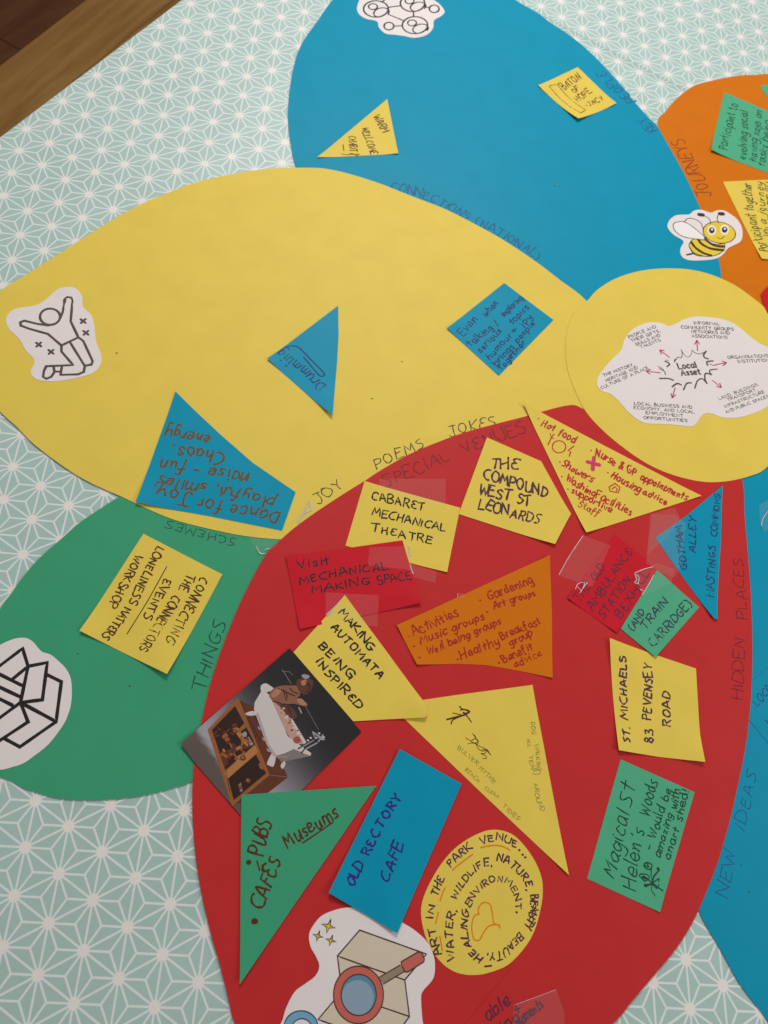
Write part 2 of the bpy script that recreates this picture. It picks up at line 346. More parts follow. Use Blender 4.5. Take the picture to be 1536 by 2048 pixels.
# ------------------------------------------------------------------ floor of planks
def wood(name, c1, c2):
    m = bpy.data.materials.new(name); m.use_nodes = True; nt = m.node_tree; N = nt.nodes; L = nt.links; b = N['Principled BSDF']
    b.inputs['Roughness'].default_value = 0.5; b.inputs['Specular IOR Level'].default_value = 0.15
    tc = N.new('ShaderNodeTexCoord'); mp = N.new('ShaderNodeMapping'); mp.inputs['Scale'].default_value = (1.4, 14, 14)
    L.new(tc.outputs['Object'], mp.inputs['Vector'])
    n1 = N.new('ShaderNodeTexNoise'); n1.inputs['Scale'].default_value = 2.2; n1.inputs['Detail'].default_value = 8; n1.inputs['Distortion'].default_value = 0.8
    L.new(mp.outputs[0], n1.inputs['Vector'])
    cr = N.new('ShaderNodeValToRGB'); cr.color_ramp.elements[0].position = 0.3; cr.color_ramp.elements[1].position = 0.72
    cr.color_ramp.elements[0].color = (*c1, 1); cr.color_ramp.elements[1].color = (*c2, 1)
    L.new(n1.outputs['Fac'], cr.inputs['Fac']); L.new(cr.outputs['Color'], b.inputs['Base Color'])
    return m
WOODS = [wood('oak_plank', (0.23, 0.115, 0.026), (0.36, 0.20, 0.058)), wood('warm_plank', (0.21, 0.10, 0.024), (0.33, 0.18, 0.05)), wood('dark_plank', (0.075, 0.020, 0.005), (0.12, 0.045, 0.012))]
FZ = -0.74
fa = at(0, 130, FZ); fb = at(170, 0, FZ)
fang = math.atan2(fb[1] - fa[1], fb[0] - fa[0])
floor = obj('floor', [(-6, -6, FZ - 0.012), (6, -6, FZ - 0.012), (6, 6, FZ - 0.012), (-6, 6, FZ - 0.012)], [[0, 1, 2, 3]], WOODS[2])
tag(floor, kind='structure')
ux, uy = math.cos(fang), math.sin(fang)
PW, PL = 0.19, 1.25
plank_meshes = {}
def plank_mesh(k):
    if k in plank_meshes: return plank_meshes[k]
    bm = bmesh.new(); bmesh.ops.create_cube(bm, size=1)
    for v in bm.verts: v.co = Vector((v.co.x * (PL - 0.002), v.co.y * (PW - 0.002), v.co.z * 0.011))
    bmesh.ops.bevel(bm, geom=[e for e in bm.edges if all(v.co.z > 0 for v in e.verts)], offset=0.0012, segments=1, affect='EDGES')
    me = bpy.data.meshes.new('plank'); bm.to_mesh(me); bm.free(); me.materials.append(WOODS[k]); plank_meshes[k] = me; return me
for r in range(-7, 6):
    for c in range(-2, 3):
        # row 0 lies just on the table side of the dark joint that the photograph shows
        off = -(r + 0.5) * PW
        along = c * PL + (r * 0.437 % 1) * PL
        k = 2 if r < 0 else (r * 3 + c) % 2
        o = bpy.data.objects.new('plank', plank_mesh(k)); COL.objects.link(o); o.parent = floor
        o.location = (fa[0] + ux * along - uy * off, fa[1] + uy * along + ux * off, FZ - 0.0055)
        o.rotation_euler = (0, 0, fang)

# ------------------------------------------------------------------ table and cloths
TX0, TX1, TY0, TY1 = -0.6135, 1.15, -0.55, 2.15
Z_T = -0.0028
def box(x0, y0, z0, x1, y1, z1):
    v = [(x0, y0, z0), (x1, y0, z0), (x1, y1, z0), (x0, y1, z0), (x0, y0, z1), (x1, y0, z1), (x1, y1, z1), (x0, y1, z1)]
    return v, [[3, 2, 1, 0], [4, 5, 6, 7], [0, 1, 5, 4], [1, 2, 6, 5], [2, 3, 7, 6], [3, 0, 4, 7]]
tb = bpy.data.objects.new('table', None); COL.objects.link(tb); tb.location = ((TX0 + TX1) / 2, (TY0 + TY1) / 2, FZ)
tag(tb, 'table hidden beneath the pale star-patterned cloth', 'table')
def child_box(name, b, m, par):
    v, f = box(*b); o = obj(name, v, f, m, par); o.data.transform(Matrix.Translation(-par.location)); return o
M_LAM = mat('laminate', (0.5, 0.42, 0.32), rough=0.4); M_STEEL = mat('dark_steel', (0.08, 0.08, 0.085), rough=0.35)
child_box('tabletop', (TX0 + 0.004, TY0 + 0.004, -0.032, TX1 - 0.004, TY1 - 0.004, Z_T), M_LAM, tb)
for lx in (TX0 + 0.12, TX1 - 0.12):
    for ly in (TY0 + 0.15, TY1 - 0.15): child_box('leg', (lx - 0.015, ly - 0.015, FZ, lx + 0.015, ly + 0.015, -0.0325), M_STEEL, tb)

def star_material(name):
    m = bpy.data.materials.new(name); m.use_nodes = True; nt = m.node_tree; N = nt.nodes; L = nt.links; b = N['Principled BSDF']
    uv = N.new('ShaderNodeUVMap'); uv.uv_map = 'lattice'
    sp = N.new('ShaderNodeSeparateXYZ'); L.new(uv.outputs[0], sp.inputs[0])
    def M(op, a, bb=None, c=None):
        n = N.new('ShaderNodeMath'); n.operation = op
        for i, v in enumerate((a, bb, c)):
            if v is None: continue
            if isinstance(v, (int, float)): n.inputs[i].default_value = v
            else: L.new(v, n.inputs[i])
        return n.outputs[0]
    fu = M('FRACT', sp.outputs[0]); fv = M('FRACT', sp.outputs[1])
    sm = M('ADD', fu, fv); flip = M('GREATER_THAN', sm, 1.0)
    # flipped triangle: (1-fu, 1-fv)
    k = M('SUBTRACT', 1.0, M('MULTIPLY', flip, 2.0))
    u = M('ADD', M('MULTIPLY', fu, k), flip); v = M('ADD', M('MULTIPLY', fv, k), flip)
    w = M('SUBTRACT', M('SUBTRACT', 1.0, u), v)
    mn = M('MINIMUM', M('MINIMUM', u, v), w); mxx = M('MAXIMUM', M('MAXIMUM', u, v), w)
    md = M('SUBTRACT', M('SUBTRACT', 1.0, mn), mxx)
    H = 0.8660254
    d1 = M('MULTIPLY', mn, H); d2 = M('MULTIPLY', M('SUBTRACT', md, mn), H / 1.7320508)
    dl = M('MINIMUM', d1, d2)
    r2 = M('ADD', M('ADD', M('MULTIPLY', md, md), M('MULTIPLY', md, mn)), M('MULTIPLY', mn, mn)); rr = M('SQRT', r2)
    ge = N.new('ShaderNodeNewGeometry')
    nz = N.new('ShaderNodeTexNoise'); nz.inputs['Scale'].default_value = 260; nz.inputs['Detail'].default_value = 2; L.new(ge.outputs['Position'], nz.inputs['Vector'])
    wob = M('MULTIPLY', M('SUBTRACT', nz.outputs['Fac'], 0.5), 0.012)
    def soft(d, t, s):
        n = N.new('ShaderNodeMapRange'); n.interpolation_type = 'SMOOTHSTEP'
        L.new(M('ADD', d, wob), n.inputs['Value']); n.inputs['From Min'].default_value = t - s; n.inputs['From Max'].default_value = t + s
        n.inputs['To Min'].default_value = 1; n.inputs['To Max'].default_value = 0; return n.outputs['Result']
    line = soft(dl, 0.0240, 0.006); disc = soft(rr, 0.130, 0.014)
    big = N.new('ShaderNodeTexNoise'); big.inputs['Scale'].default_value = 7; big.inputs['Detail'].default_value = 5; L.new(ge.outputs['Position'], big.inputs['Vector'])
    c0 = N.new('ShaderNodeValToRGB'); c0.color_ramp.elements[0].position = 0.3; c0.color_ramp.elements[1].position = 0.7
    c0.color_ramp.elements[0].color = (0.385, 0.555, 0.505, 1); c0.color_ramp.elements[1].color = (0.415, 0.595, 0.56, 1)
    L.new(big.outputs['Fac'], c0.inputs['Fac'])
    def mix(f, a, bcol):
        n = N.new('ShaderNodeMix'); n.data_type = 'RGBA'; L.new(f, n.inputs[0]); L.new(a, n.inputs[6]); n.inputs[7].default_value = (*bcol, 1); return n.outputs[2]
    col = mix(line, c0.outputs[0], (0.74, 0.80, 0.775)); col = mix(disc, col, (0.83, 0.795, 0.76))
    L.new(col, b.inputs['Base Color']); b.inputs['Roughness'].default_value = 0.42; b.inputs['Specular IOR Level'].default_value = 0.55
    n3 = N.new('ShaderNodeTexNoise'); n3.inputs['Scale'].default_value = 14; n3.inputs['Detail'].default_value = 4; L.new(ge.outputs['Position'], n3.inputs['Vector'])
    bp = N.new('ShaderNodeBump'); bp.inputs['Strength'].default_value = 0.35; bp.inputs['Distance'].default_value = 0.004
    L.new(n3.outputs['Fac'], bp.inputs['Height']); L.new(bp.outputs[0], b.inputs['Normal'])
    return m
M_STAR = star_material('star_cloth')
SP = 0.04
def lattice(x, y): j = -y / (SP * 0.8660254); return x / SP - 0.5 * j, j
BRW = at(1374, 1965)
def uv_main(x, y):
    i, j = lattice(x, y); d = math.hypot(x - BRW[0], y - BRW[1])
    t = min(max((0.30 - d) / 0.14, 0), 1); t = t * t * (3 - 2 * t)
    return i - 0.145 * t, j - 0.52 * t
def uv_right(x, y):
    i, j = lattice(x, y)
    return i - (0.555 - 0.010 * (i - 22) ), j - (0.865 - 0.03 * (i - 22) - 0.02 * (j + 41))

def cloth(name, label, x0, x1, y0, y1, zt, drop, uvf, cut=None, cell=0.0125):
    """flat on the table, rolled over the edges given in drop = (left, right, near, far) and hanging down"""
    R = 0.004
    def axis(lo, hi, dlo, dhi):
        pts = []
        def hang(n_out):
            o = [(0, 0)]
            for a in (22, 45, 68, 90): o.append((R * math.sin(math.radians(a)), -R * (1 - math.cos(math.radians(a)))))
            for q in range(1, 15): o.append((R + 0.0035 * math.sin(q * 0.5), -R - q * 0.016))
            return o
        if dlo: pts += [(lo - a, b, a - b) for a, b in reversed(hang(0)[1:])]
        n = int((hi - lo) / cell); pts += [(lo + (hi - lo) * i / n, 0, 0) for i in range(n + 1)]
        if dhi: pts += [(hi + a, b, a - b) for a, b in hang(0)[1:]]
        return pts
    X = axis(x0, x1, drop[0], drop[1]); Y = axis(y0, y1, drop[2], drop[3])
    V = []; T = []
    for (y, zy, sy) in Y:
        for (x, zx, sx) in X:
            xx = min(max(x, x0), x1); yy = min(max(y, y0), y1)
            fold = 0.006 * math.sin(y * 22) * min(-zx, 0.2) * 5 if zx < 0 else 0
            foldy = 0.006 * math.sin(x * 22) * min(-zy, 0.2) * 5 if zy < 0 else 0
            V.append((x + (-fold if x < x0 else fold), y + foldy, zt + U(x, y) * (1 if zx == 0 and zy == 0 else 0.3) + min(zx, zy) - 0.0))
            ex = sx * (-1 if x < x0 else 1); ey = sy * (-1 if y < y0 else 1)
            T.append(uvf(xx + ex, yy + ey))
    nx = len(X); F = []
    for r in range(len(Y) - 1):
        for c in range(nx - 1):
            q = [r * nx + c, r * nx + c + 1, (r + 1) * nx + c + 1, (r + 1) * nx + c]
            F.append(q)
    if cut: F = [f for f in F if not all(cut(V[i][0], V[i][1]) for i in f)]
    o = obj(name, V, F, M_STAR, None, (x0, y0, zt), len(F))
    uvl = o.data.uv_layers.new(name='lattice')
    for l in o.data.loops: uvl.data[l.index].uv = T[l.vertex_index]
    sd = o.modifiers.new('thickness', 'SOLIDIFY'); sd.thickness = 0.0005; sd.offset = -1
    tag(o, label, 'tablecloth'); return o
Z_CL = -0.0009
cloth('tablecloth', 'pale mint tablecloth with white star lattice hanging over the table edge beside the wooden floor', TX0, TX1, TY0, TY1, Z_CL, (1, 1, 1, 1), uv_main)
# the second cloth overlaps the first along a straight seam (top right of the photograph)
s1 = at(1027, 0); s2 = at(1349, 167)
class Quad: pass
def seam_sheet():
    dx, dy = s1[0] - s2[0], s1[1] - s2[1]; l = math.hypot(dx, dy); dx /= l; dy /= l
    nx_, ny_ = dy, -dx
    if nx_ < 0: nx_, ny_ = -nx_, -ny_
    # clip polygon: far side of the seam, inside the table
    def inside(p): return (p[0] - s1[0]) * nx_ + (p[1] - s1[1]) * ny_
    poly = [(s1[0] - 0.03, 0.62), (TX1, 0.62), (TX1, TY1), (s1[0] - 0.03, TY1)]; print('SEAM', s1, s2)
    out = []
    for i in range(4):
        a, b = poly[i], poly[(i + 1) % 4]; da, db = inside(a), inside(b)
        if da >= 0: out.append(a)
        if (da >= 0) != (db >= 0):
            t = da / (da - db); out.append((a[0] + (b[0] - a[0]) * t, a[1] + (b[1] - a[1]) * t))
    V, F, B = sliced(out, 0.02)
    zt = Z_CL + 0.0006
    def zz(x, y):
        d = inside((x, y)); return zt + U(x, y) + 0.0004 * math.exp(-d / 0.01)
    n = len(V)
    verts = [(x, y, zz(x, y)) for x, y in V]
    o = obj('tablecloth', verts, F, M_STAR, None, (V[0][0], V[0][1], zt), len(F))
    uvl = o.data.uv_layers.new(name='lattice')
    for l_ in o.data.loops: uvl.data[l_.index].uv = uv_right(*V[l_.vertex_index])
    sd = o.modifiers.new('thickness', 'SOLIDIFY'); sd.thickness = 0.0004; sd.offset = -1
    tag(o, 'second star-patterned tablecloth overlapping the first behind the blue and orange petals', 'tablecloth')
seam_sheet()

# ------------------------------------------------------------------ card petals
PET = dict(smooth=True, cell=0.014)
P_ORG = Sheet('card_petal', 'orange card petal at the upper right marked JOURNEYS', 'card petal', FULL,
 [(1315,252),(1331,223),(1352,199),(1377,178),(1401,167),(1436,159),(1471,152),(1506,150),(1560,152),(1660,200),(1740,340),(1740,560),(1640,700),(1500,700),(1420,620),(1390,500),(1340,360)], 1, M_ORG, **PET)
P_BLR = Sheet('card_petal', 'blue card petal at the right edge marked NEW IDEAS', 'card petal', FULL,
 [(1450,930),(1400,1080),(1370,1300),(1360,1600),(1382,1770),(1396,1816),(1411,1849),(1440,1897),(1478,1965),(1521,2021),(1560,2065),(1660,2100),(1780,1900),(1800,1400),(1700,1050),(1600,920),(1520,900)], 1, M_BLUE, **PET)
P_GRN = Sheet('card_petal', 'green card petal at the left marked SCHEMES and THINGS', 'card petal', FULL,
 [(238,994),(200,1018),(160,1045),(120,1080),(80,1115),(45,1155),(20,1190),(0,1218),(-60,1320),(-70,1440),(-40,1530),(0,1554),(22,1562),(46,1576),(68,1583),(104,1594),(137,1599),(175,1600),(219,1599),(260,1595),(301,1588),(342,1577),(384,1563),(460,1520),(530,1400),(580,1250),(600,1100),(540,1030),(400,970),(300,960)], 1, M_GRN, **PET)
P_BLT = Sheet('card_petal', 'large blue card petal at the top marked CONNECTIONS (NATIONAL)', 'card petal', FULL,
 [(665,0),(640,35),(605,85),(588,130),(578,190),(576,240),(582,290),(594,338),(640,430),(800,530),(1000,630),(1200,690),(1360,700),(1440,640),(1443,565),(1437,515),(1420,460),(1400,415),(1375,360),(1345,305),(1315,253),(1300,238),(1270,205),(1240,167),(1200,124),(1165,91),(1130,64),(1100,45),(1075,26),(1040,6),(990,-25),(900,-70),(800,-90),(720,-55)], 2, M_BLUE, **PET)
P_YEL = Sheet('card_petal', 'large yellow card petal on the left marked JOY POEMS JOKES', 'card petal', FULL,
 [(0,582),(60,545),(130,500),(200,455),(268,415),(330,388),(400,362),(480,345),(540,337),(600,335),(650,337),(700,348),(760,367),(830,395),(890,418),(950,448),(1010,482),(1070,522),(1120,560),(1173,602),(1230,680),(1240,780),(1180,860),(1060,940),(900,1020),(740,1070),(640,1082),(562,1079),(490,1072),(420,1058),(350,1040),(300,1020),(265,1004),(240,992),(180,965),(130,935),(70,890),(35,855),(0,823),(-60,760),(-90,700),(-60,630)], 3, M_YEL, **PET)
P_RED = Sheet('card_petal', 'large red card petal covered in notes marked SPECIAL VENUES and HIDDEN PLACES', 'card petal', FULL,
 [(531,1110),(562,1079),(600,1047),(647,1014),(698,981),(729,962),(756,944),(795,921),(830,903),(881,882),(932,864),(991,848),(1022,840),(1053,832),(1080,824),(1139,810),(1166,817),(1230,850),(1320,900),(1400,925),(1470,935),(1486,970),(1489,1030),(1496,1110),(1502,1190),(1505,1290),(1503,1380),(1498,1440),(1490,1500),(1478,1560),(1460,1640),(1437,1720),(1410,1790),(1385,1845),(1350,1900),(1300,1960),(1262,2005),(1225,2048),(1120,2130),(900,2190),(650,2160),(510,2110),(470,2048),(455,1990),(440,1930),(420,1860),(400,1770),(390,1700),(385,1630),(385,1570),(390,1510),(403,1443),(420,1370),(448,1285),(485,1196)], 4, M_RED, **PET)
P_CIR = Sheet('card_disc', 'yellow card disc carrying the local asset diagram', 'card disc', FULL,
 [(1176,600),(1193,581),(1225,560),(1263,546),(1301,539),(1338,537),(1376,539),(1414,547),(1451,561),(1477,575),(1502,593),(1536,622),(1590,690),(1610,770),(1590,860),(1536,932),(1500,952),(1450,963),(1400,963),(1340,948),(1290,925),(1240,890),(1200,855),(1170,820),(1150,780),(1136,740),(1131,690),(1140,642),(1158,616)], 5, M_YEL, **PET)

# titles on the petals
lettering(At(P_BLT, B4), [('CONNECTIONS', [(250,242),(350,268),(480,310),(600,370),(715,432)]), ('(NATIONAL)', [(768,452),(850,490),(960,555),(1060,615),(1150,680)])], 50, 5, I_BLUEP, 'lettering')
lettering(At(P_BLT, E3), [('KEY', [(1235,1405),(1060,1250)]), ('PEOPLE', [(965,1030),(800,880),(560,660)])], 95, 9, I_BLUEP, 'lettering')
lettering(At(P_ORG, B2), [('JOURNEYS', [(1218,1120),(1165,1010),(1110,905),(1045,795)])], 62, 5, I_ORGP, 'lettering')
lettering(At(P_YEL, C2), [('JOY', [(95,583),(225,492)]), ('POEMS', [(392,405),(520,345),(640,287)]), ('JOKES', [(770,237),(1005,178)])], 52, 4.5, I_PENCIL_D, 'lettering')
lettering(At(P_RED, C2), [('SPECIAL', [(438,497),(600,435),(770,358)]), ('VENUES', [(838,322),(1165,218)])], 62, 4.5, I_REDP, 'lettering')
lettering(At(P_RED, D3), [('HIDDEN', [(1335,612),(1342,120)])], 85, 7, I_REDP, 'lettering')
lettering(At(P_RED, E5), [('PLACES', [(590,1295),(560,1020),(532,738)])], 95, 8, I_REDP, 'lettering')
lettering(At(P_BLR, D4), [('NEW', [(1218,1230),(1292,880)]), ('IDEAS', [(1350,705),(1452,260)])], 90, 7, I_BLUEP, 'lettering')
lettering(At(P_GRN, C1), [('SCHEMES', [(795,1038),(640,1003),(480,955),(345,912)])], 52, 5, I_GRNP, 'lettering')
lettering(At(P_GRN, C5), [('THINGS', [(925,1120),(965,950),(1010,810),(1062,680)])], 84, 7, I_GRNP, 'lettering')

# ------------------------------------------------------------------ notes
def note(label, crop, pts, level, m, lifts=(), smooth=False, cat='paper note', group='cut card notes stuck on the petals', cell=0.008):
    return Sheet('paper_note', label, cat, crop, pts, level, m, smooth, lifts, cell=cell, group=group)

n = note('yellow triangle note reading WARM WELLCOME CHARITY on the blue petal', B1, [(690,607),(757,946),(258,969)], 3.2, M_YEL, [(757,946,1.2,25),(258,969,1.0,30)])
lettering(n, [('WARM', [(600,716),(658,815)], 40), ('WELLCOME', [(528,785),(588,948)], 42), ('CHARITY', [(452,835),(466,950)], 46)], 40, 5.5, I_BROWND,
  extra=lambda s: (draw(s, [(418,888),(423,925)], 4), draw(s, [(408,945),(440,950),(470,948),(520,950)], 4, True)))
n = note('yellow lozenge note reading BATON OF HOPE on the blue petal', B2, [(445,385),(665,597),(443,693),(218,492)], 3.2, M_YEL, [(443,693,3.5,45),(665,597,1.5,30),(218,492,1,30)])
lettering(n, [('BATON', [(372,512),(468,452)], 42), ('OF', [(428,532),(460,512)], 27), ('HOPE', [(450,582),(530,530)], 34), ('-JACY', [(498,618),(596,570)], 24)], 40, 4.2, I_BROWND,
  extra=lambda s: (draw(s, [(280,494),(325,483),(380,545),(430,590),(490,632),(460,655),(400,612),(340,560),(280,494)], 3.5),))
n = note('blue triangle note reading Drumming on the yellow petal', C0, [(430,173),(432,320),(424,460),(402,715),(85,435)], 4.2, M_BLUE, [(402,715,3.5,40),(85,435,1.5,30)])
lettering(n, [('Drumming', [(372,560),(290,490),(160,385)], 52)], 52, 5.5, I_MID,
  extra=lambda s: (draw(s, [(150,395),(180,375),(225,372),(262,400),(300,440),(362,505),(340,515),(300,470),(262,425)], 6, True), dots(s, [(150,440),(175,468)], 6)))
n = note('blue square note about humour and joy bringing people together', C0, [(1240,63),(1480,243),(1213,516),(960,286)], 4.2, M_BLUE, [(960,286,1.0,30)])
lettering(n, [('Even', [(1042,325),(1110,240)], 42), ('when', [(1150,230),(1213,165)], 34), ('talking /', [(1080,372),(1215,262)], 34), ('exploring', [(1240,228),(1332,140)], 30),
  ('serious', [(1125,405),(1228,300)], 30), ('topics', [(1280,268),(1362,185)], 30), ('humour', [(1170,440),(1280,320)], 34), ('+ joy', [(1290,310),(1380,232)], 30), ('brings people', [(1205,468),(1390,262)], 30), ('together', [(1228,490),(1345,355)], 28)], 34, 5, I_NAVY)
n = note('blue kite-shaped note reading Dance for Joy, playful, on the yellow petal', C1, [(396,78),(560,235),(700,365),(900,540),(1181,733),(1092,985),(620,890),(138,805)], 4.2, M_BLUE, [(396,78,1,30),(138,805,2.5,50)])
lettering(n, [('Dance', [(1085,868),(765,812)], 84), ('for', [(712,800),(545,772)], 84), ('Joy,', [(505,742),(250,695)], 84), ('playful, smiles', [(1050,770),(800,718),(600,680),(298,628)], 72), ('noise - fun', [(880,608),(620,565),(305,515)], 82),
  ('Chaos', [(718,475),(580,455),(425,432)], 80), ('energy', [(628,362),(480,335),(340,308)], 80)], 80, 11, I_BROWN, extra=lambda s: dots(s, [(385,426)], 9))
n = note('yellow note reading CONNECTING THE CONNECTORS on the green petal', C5, [(513,90),(1030,357),(672,1012),(100,727)], 2.4, M_YEL, [(672,1012,4.0,50),(100,727,2.5,40),(1030,357,0.8,30)])
lettering(n, [('CONNECTING', [(892,370),(655,785)], 62), ('THE', [(798,352),(745,452)], 55), ('CONNECTORS', [(705,490),(478,845)], 58), ('EVENTS', [(648,385),(508,640)], 52),
  ('LONELINESS', [(600,170),(415,535)], 52), ('MATTERS', [(392,570),(240,760)], 52), ('WORKSHOP', [(465,225),(280,560)], 52)], 55, 8.5, I_BROWND, extra=lambda s: (draw(s, [(665,305),(540,530),(405,745)], 5),))
n = note('yellow note reading CABARET MECHANICAL THEATRE tucked behind the red note', C2, [(330,468),(820,603),(752,935),(278,810),(233,796)], 5.2, M_YEL, [(752,935,1.2,30),(330,468,1.0,30)])
lettering(n, [('CABARET', [(365,556),(635,620)], 42), ('MECHANICAL', [(370,640),(740,725)], 38), ('THEATRE', [(368,722),(675,788)], 38)], 40, 6.5, I_BLACK)
n = note('yellow five-sided note reading THE COMPOUND WEST ST LEONARDS', C2, [(957,243),(1235,365),(1385,637),(1302,793),(812,635)], 6.4, M_YEL, [(1302,793,2.5,45),(1385,637,1.5,30)])
lettering(n, [('THE', [(978,398),(1112,408)], 50), ('COMPOUND', [(940,458),(1265,548)], 52), ('WEST ST', [(912,532),(1180,592)], 50), ('LEONARDS', [(915,605),(1225,688)], 50)], 50, 8, I_PURP)
n = note('yellow pointed note listing hot food, nurse and housing advice in red', C3, [(73,74),(600,351),(1137,632),(450,852),(250,440)], 6.6, M_YEL, [(73,74,2.5,35),(450,852,2.0,35),(1137,632,1.0,30)])
lettering(n, [('Hot food', [(186,208),(382,314)], 44), ('Nurse & GP', [(508,392),(745,515)], 44), ('appointments', [(775,530),(1048,660)], 38), ('Showers', [(305,448),(485,548)], 40), ('Housing', [(600,520),(770,612)], 44), ('advice', [(790,620),(930,684)], 38),
  ('Washing', [(328,538),(500,640)], 42), ('Facilities', [(510,640),(720,748)], 46), ('supportive', [(365,608),(600,730)], 34), ('Staff', [(403,690),(520,752)], 40)], 40, 7.5, I_REDM,
  extra=lambda s: (draw(s, ell(292,338,40,36), 6, False, True), draw(s, [(240,258),(246,285),(262,290)], 5), draw(s, [(262,262),(246,285),(226,326)], 6), draw(s, [(380,334),(345,362),(362,368),(352,395)], 6),
    draw(s, [(590,578),(625,556),(655,580),(645,612),(596,602),(590,578)], 6), draw(s, [(608,590),(625,575),(640,592),(632,605)], 6), dots(s, [(170,172),(483,360),(297,428),(583,492),(308,515),(345,590)], 6)))
s = Strokes(n); draw(s, [(500,402),(492,474)], 20); draw(s, [(460,428),(533,447)], 20); s.build('drawn_cross', I_PINK)
n = note('blue pointed note reading GOTHAM ALLEY and HASTINGS COMMONS', C4, [(1228,40),(1218,420),(1187,940),(1165,935),(960,650),(778,388),(1000,230)], 5.4, M_BLUE, [(1176,940,2.2,35),(1228,40,1,25)])
lettering(n, [('GOTHAM', [(988,605),(955,312)], 42), ('ALLEY', [(1044,490),(1050,258)], 46), ('HASTINGS', [(1172,785),(1183,445)], 48), ('COMMONS', [(1190,382),(1212,98)], 38)], 44, 8, I_MID)
n = note('red note reading THE OLD AMBULANCE STATION BEXHILL', C4, [(183,797),(515,1030),(800,610),(660,490),(505,365)], 5.2, M_NRED, [(515,1030,1.2,30),(183,797,1.2,25)])
lettering(n, [('THE', [(268,828),(345,722)], 60), ('OLD', [(375,682),(440,592)], 52), ('AMBULANCE', [(360,880),(622,482)], 58), ('STATION.', [(430,937),(625,660)], 54), ('BEXHILL', [(548,935),(742,628)], 58)], 56, 8.5, I_PLUM)
n = note('pale green note reading (AND TRAIN CARRIDGE) overlapping the red one', C4, [(790,605),(1072,858),(775,1195),(545,1000)], 6.5, M_LGRN, [(775,1195,1.6,30)])
lettering(n, [('(AND', [(632,1022),(708,888)], 48), ('TRAIN', [(712,1012),(862,822)], 52), ('CARRIDGE)', [(765,1128),(1028,842)], 62)], 50, 9, I_SLATE)
n = note('red rectangular note reading Visit MECHANICAL MAKING SPACE', C7, [(135,270),(1130,130),(1290,668),(255,890)], 6.6, M_NRED, [(1290,668,2.5,45),(255,890,1.5,35),(135,270,1.0,30)])
lettering(n, [('Visit', [(238,372),(515,335)], 72), ('MECHANICAL', [(258,505),(640,430),(1010,376)], 64), ('MAKING', [(360,583),(855,502)], 62), ('SPACE', [(928,510),(1205,460)], 68)], 64, 11, I_BLACK)
n = note('yellow note reading MAKING AUTOMATA BEING INSPIRED beside the photo print', C7, [(640,600),(970,1045),(1300,1495),(1345,1600),(1322,1645),(1000,1658),(710,1675),(200,1085)], 7.8, M_YEL, [(1335,1620,3.0,40),(640,600,0.8,25)])
lettering(n, [('MAKING', [(583,752),(720,905),(852,1078)], 62), ('AUTOMATA', [(515,880),(740,1110),(935,1312)], 66), ('BEING', [(410,1032),(682,1318)], 68), ('INSPIRED', [(388,1172),(560,1370),(755,1572)], 68)], 64, 13, I_BLACK)
n = note('orange note listing activities, music groups and benefit advice in red', D1, [(1400,92),(1412,350),(1422,600),(1425,1168),(1250,1128),(1100,1098),(850,1055),(600,1043),(235,1052),(58,705),(400,548),(900,318)], 5.2, M_ORG, [(58,705,1.5,35),(1425,1168,1.2,30),(1400,92,1.5,30),(235,1052,1.5,30)])
lettering(n, [('Gardening', [(868,482),(1262,332)], 74), ('Art groups', [(918,560),(1280,442)], 58), ('Activities', [(215,800),(605,622)], 84), ('Music groups', [(272,870),(830,650)], 66), ('Well being groups', [(335,972),(978,690)], 66),
  ('Healthy', [(632,1005),(960,868)], 76), ('Breakfast', [(985,830),(1330,690)], 68), ('group', [(1060,888),(1255,785)], 62), ('Benefit', [(1003,1035),(1262,915)], 68), ('advice', [(1100,1078),(1332,970)], 64)], 66, 12, I_REDO,
  extra=lambda s: dots(s, [(170,805),(210,888),(258,988),(595,1003),(957,1035),(793,485),(853,587)], 11))
n = note('long yellow triangle note with two small ink figures and tiny writing', D2, [(1128,85),(1437,1705),(750,1058),(-25,314),(-25,244),(500,168)], 5.2, M_YEL, [(1437,1705,1.5,40),(1128,85,1,30)])
lettering(n, [('BULVER', [(488,632),(655,772)], 34), ('HYTHE', [(672,800),(800,930)], 34), ('BEACH', [(555,812),(668,920)], 32), ('CLEAN', [(722,972),(838,1055)], 28), ('TIDES', [(872,1125),(1012,1245)], 34),
  ('DOG', [(1118,402),(1124,502)], 34), ('WALKING', [(1148,592),(1162,700),(1172,815)], 34), ('AROUND', [(1142,925),(1160,1060),(1212,1165)], 34), ('ALL', [(1086,545),(1092,612)], 24), ('YEAR', [(1098,690),(1108,760),(1140,835)], 36)], 32, 3.6, I_OLIVE,
  extra=lambda s: draw(s, [(1180,800),(1196,815),(1192,840),(1160,850),(1130,840)], 3.5, True))
s = Strokes(n)
for p, w in (([(510,268),(530,290),(575,300),(594,312),(585,325)], 10), ([(515,300),(545,295),(590,310)], 9), ([(585,322),(545,342),(500,355),(400,380)], 13), ([(560,335),(610,402)], 9), ([(545,345),(500,335),(450,325)], 7),
             ([(510,355),(450,385),(436,418)], 9), ([(480,360),(430,372)], 9), ([(540,320),(560,330),(585,318)], 14),
             ([(620,498),(640,530),(665,565),(660,590),(620,575),(560,535)], 5), ([(580,588),(620,580),(650,590),(680,610),(720,625),(745,650),(775,685)], 5), ([(650,590),(665,625),(700,650),(735,645),(775,682)], 5), ([(735,650),(725,670),(690,670),(730,690),(735,712),(705,712)], 5),
             ([(610,560),(640,545),(668,560),(650,580),(615,575)], 6), ([(635,510),(650,540)], 5), ([(700,640),(740,635),(765,670)], 6)): draw(s, p, w, True)
s.build('drawn_figures', I_BROWND)
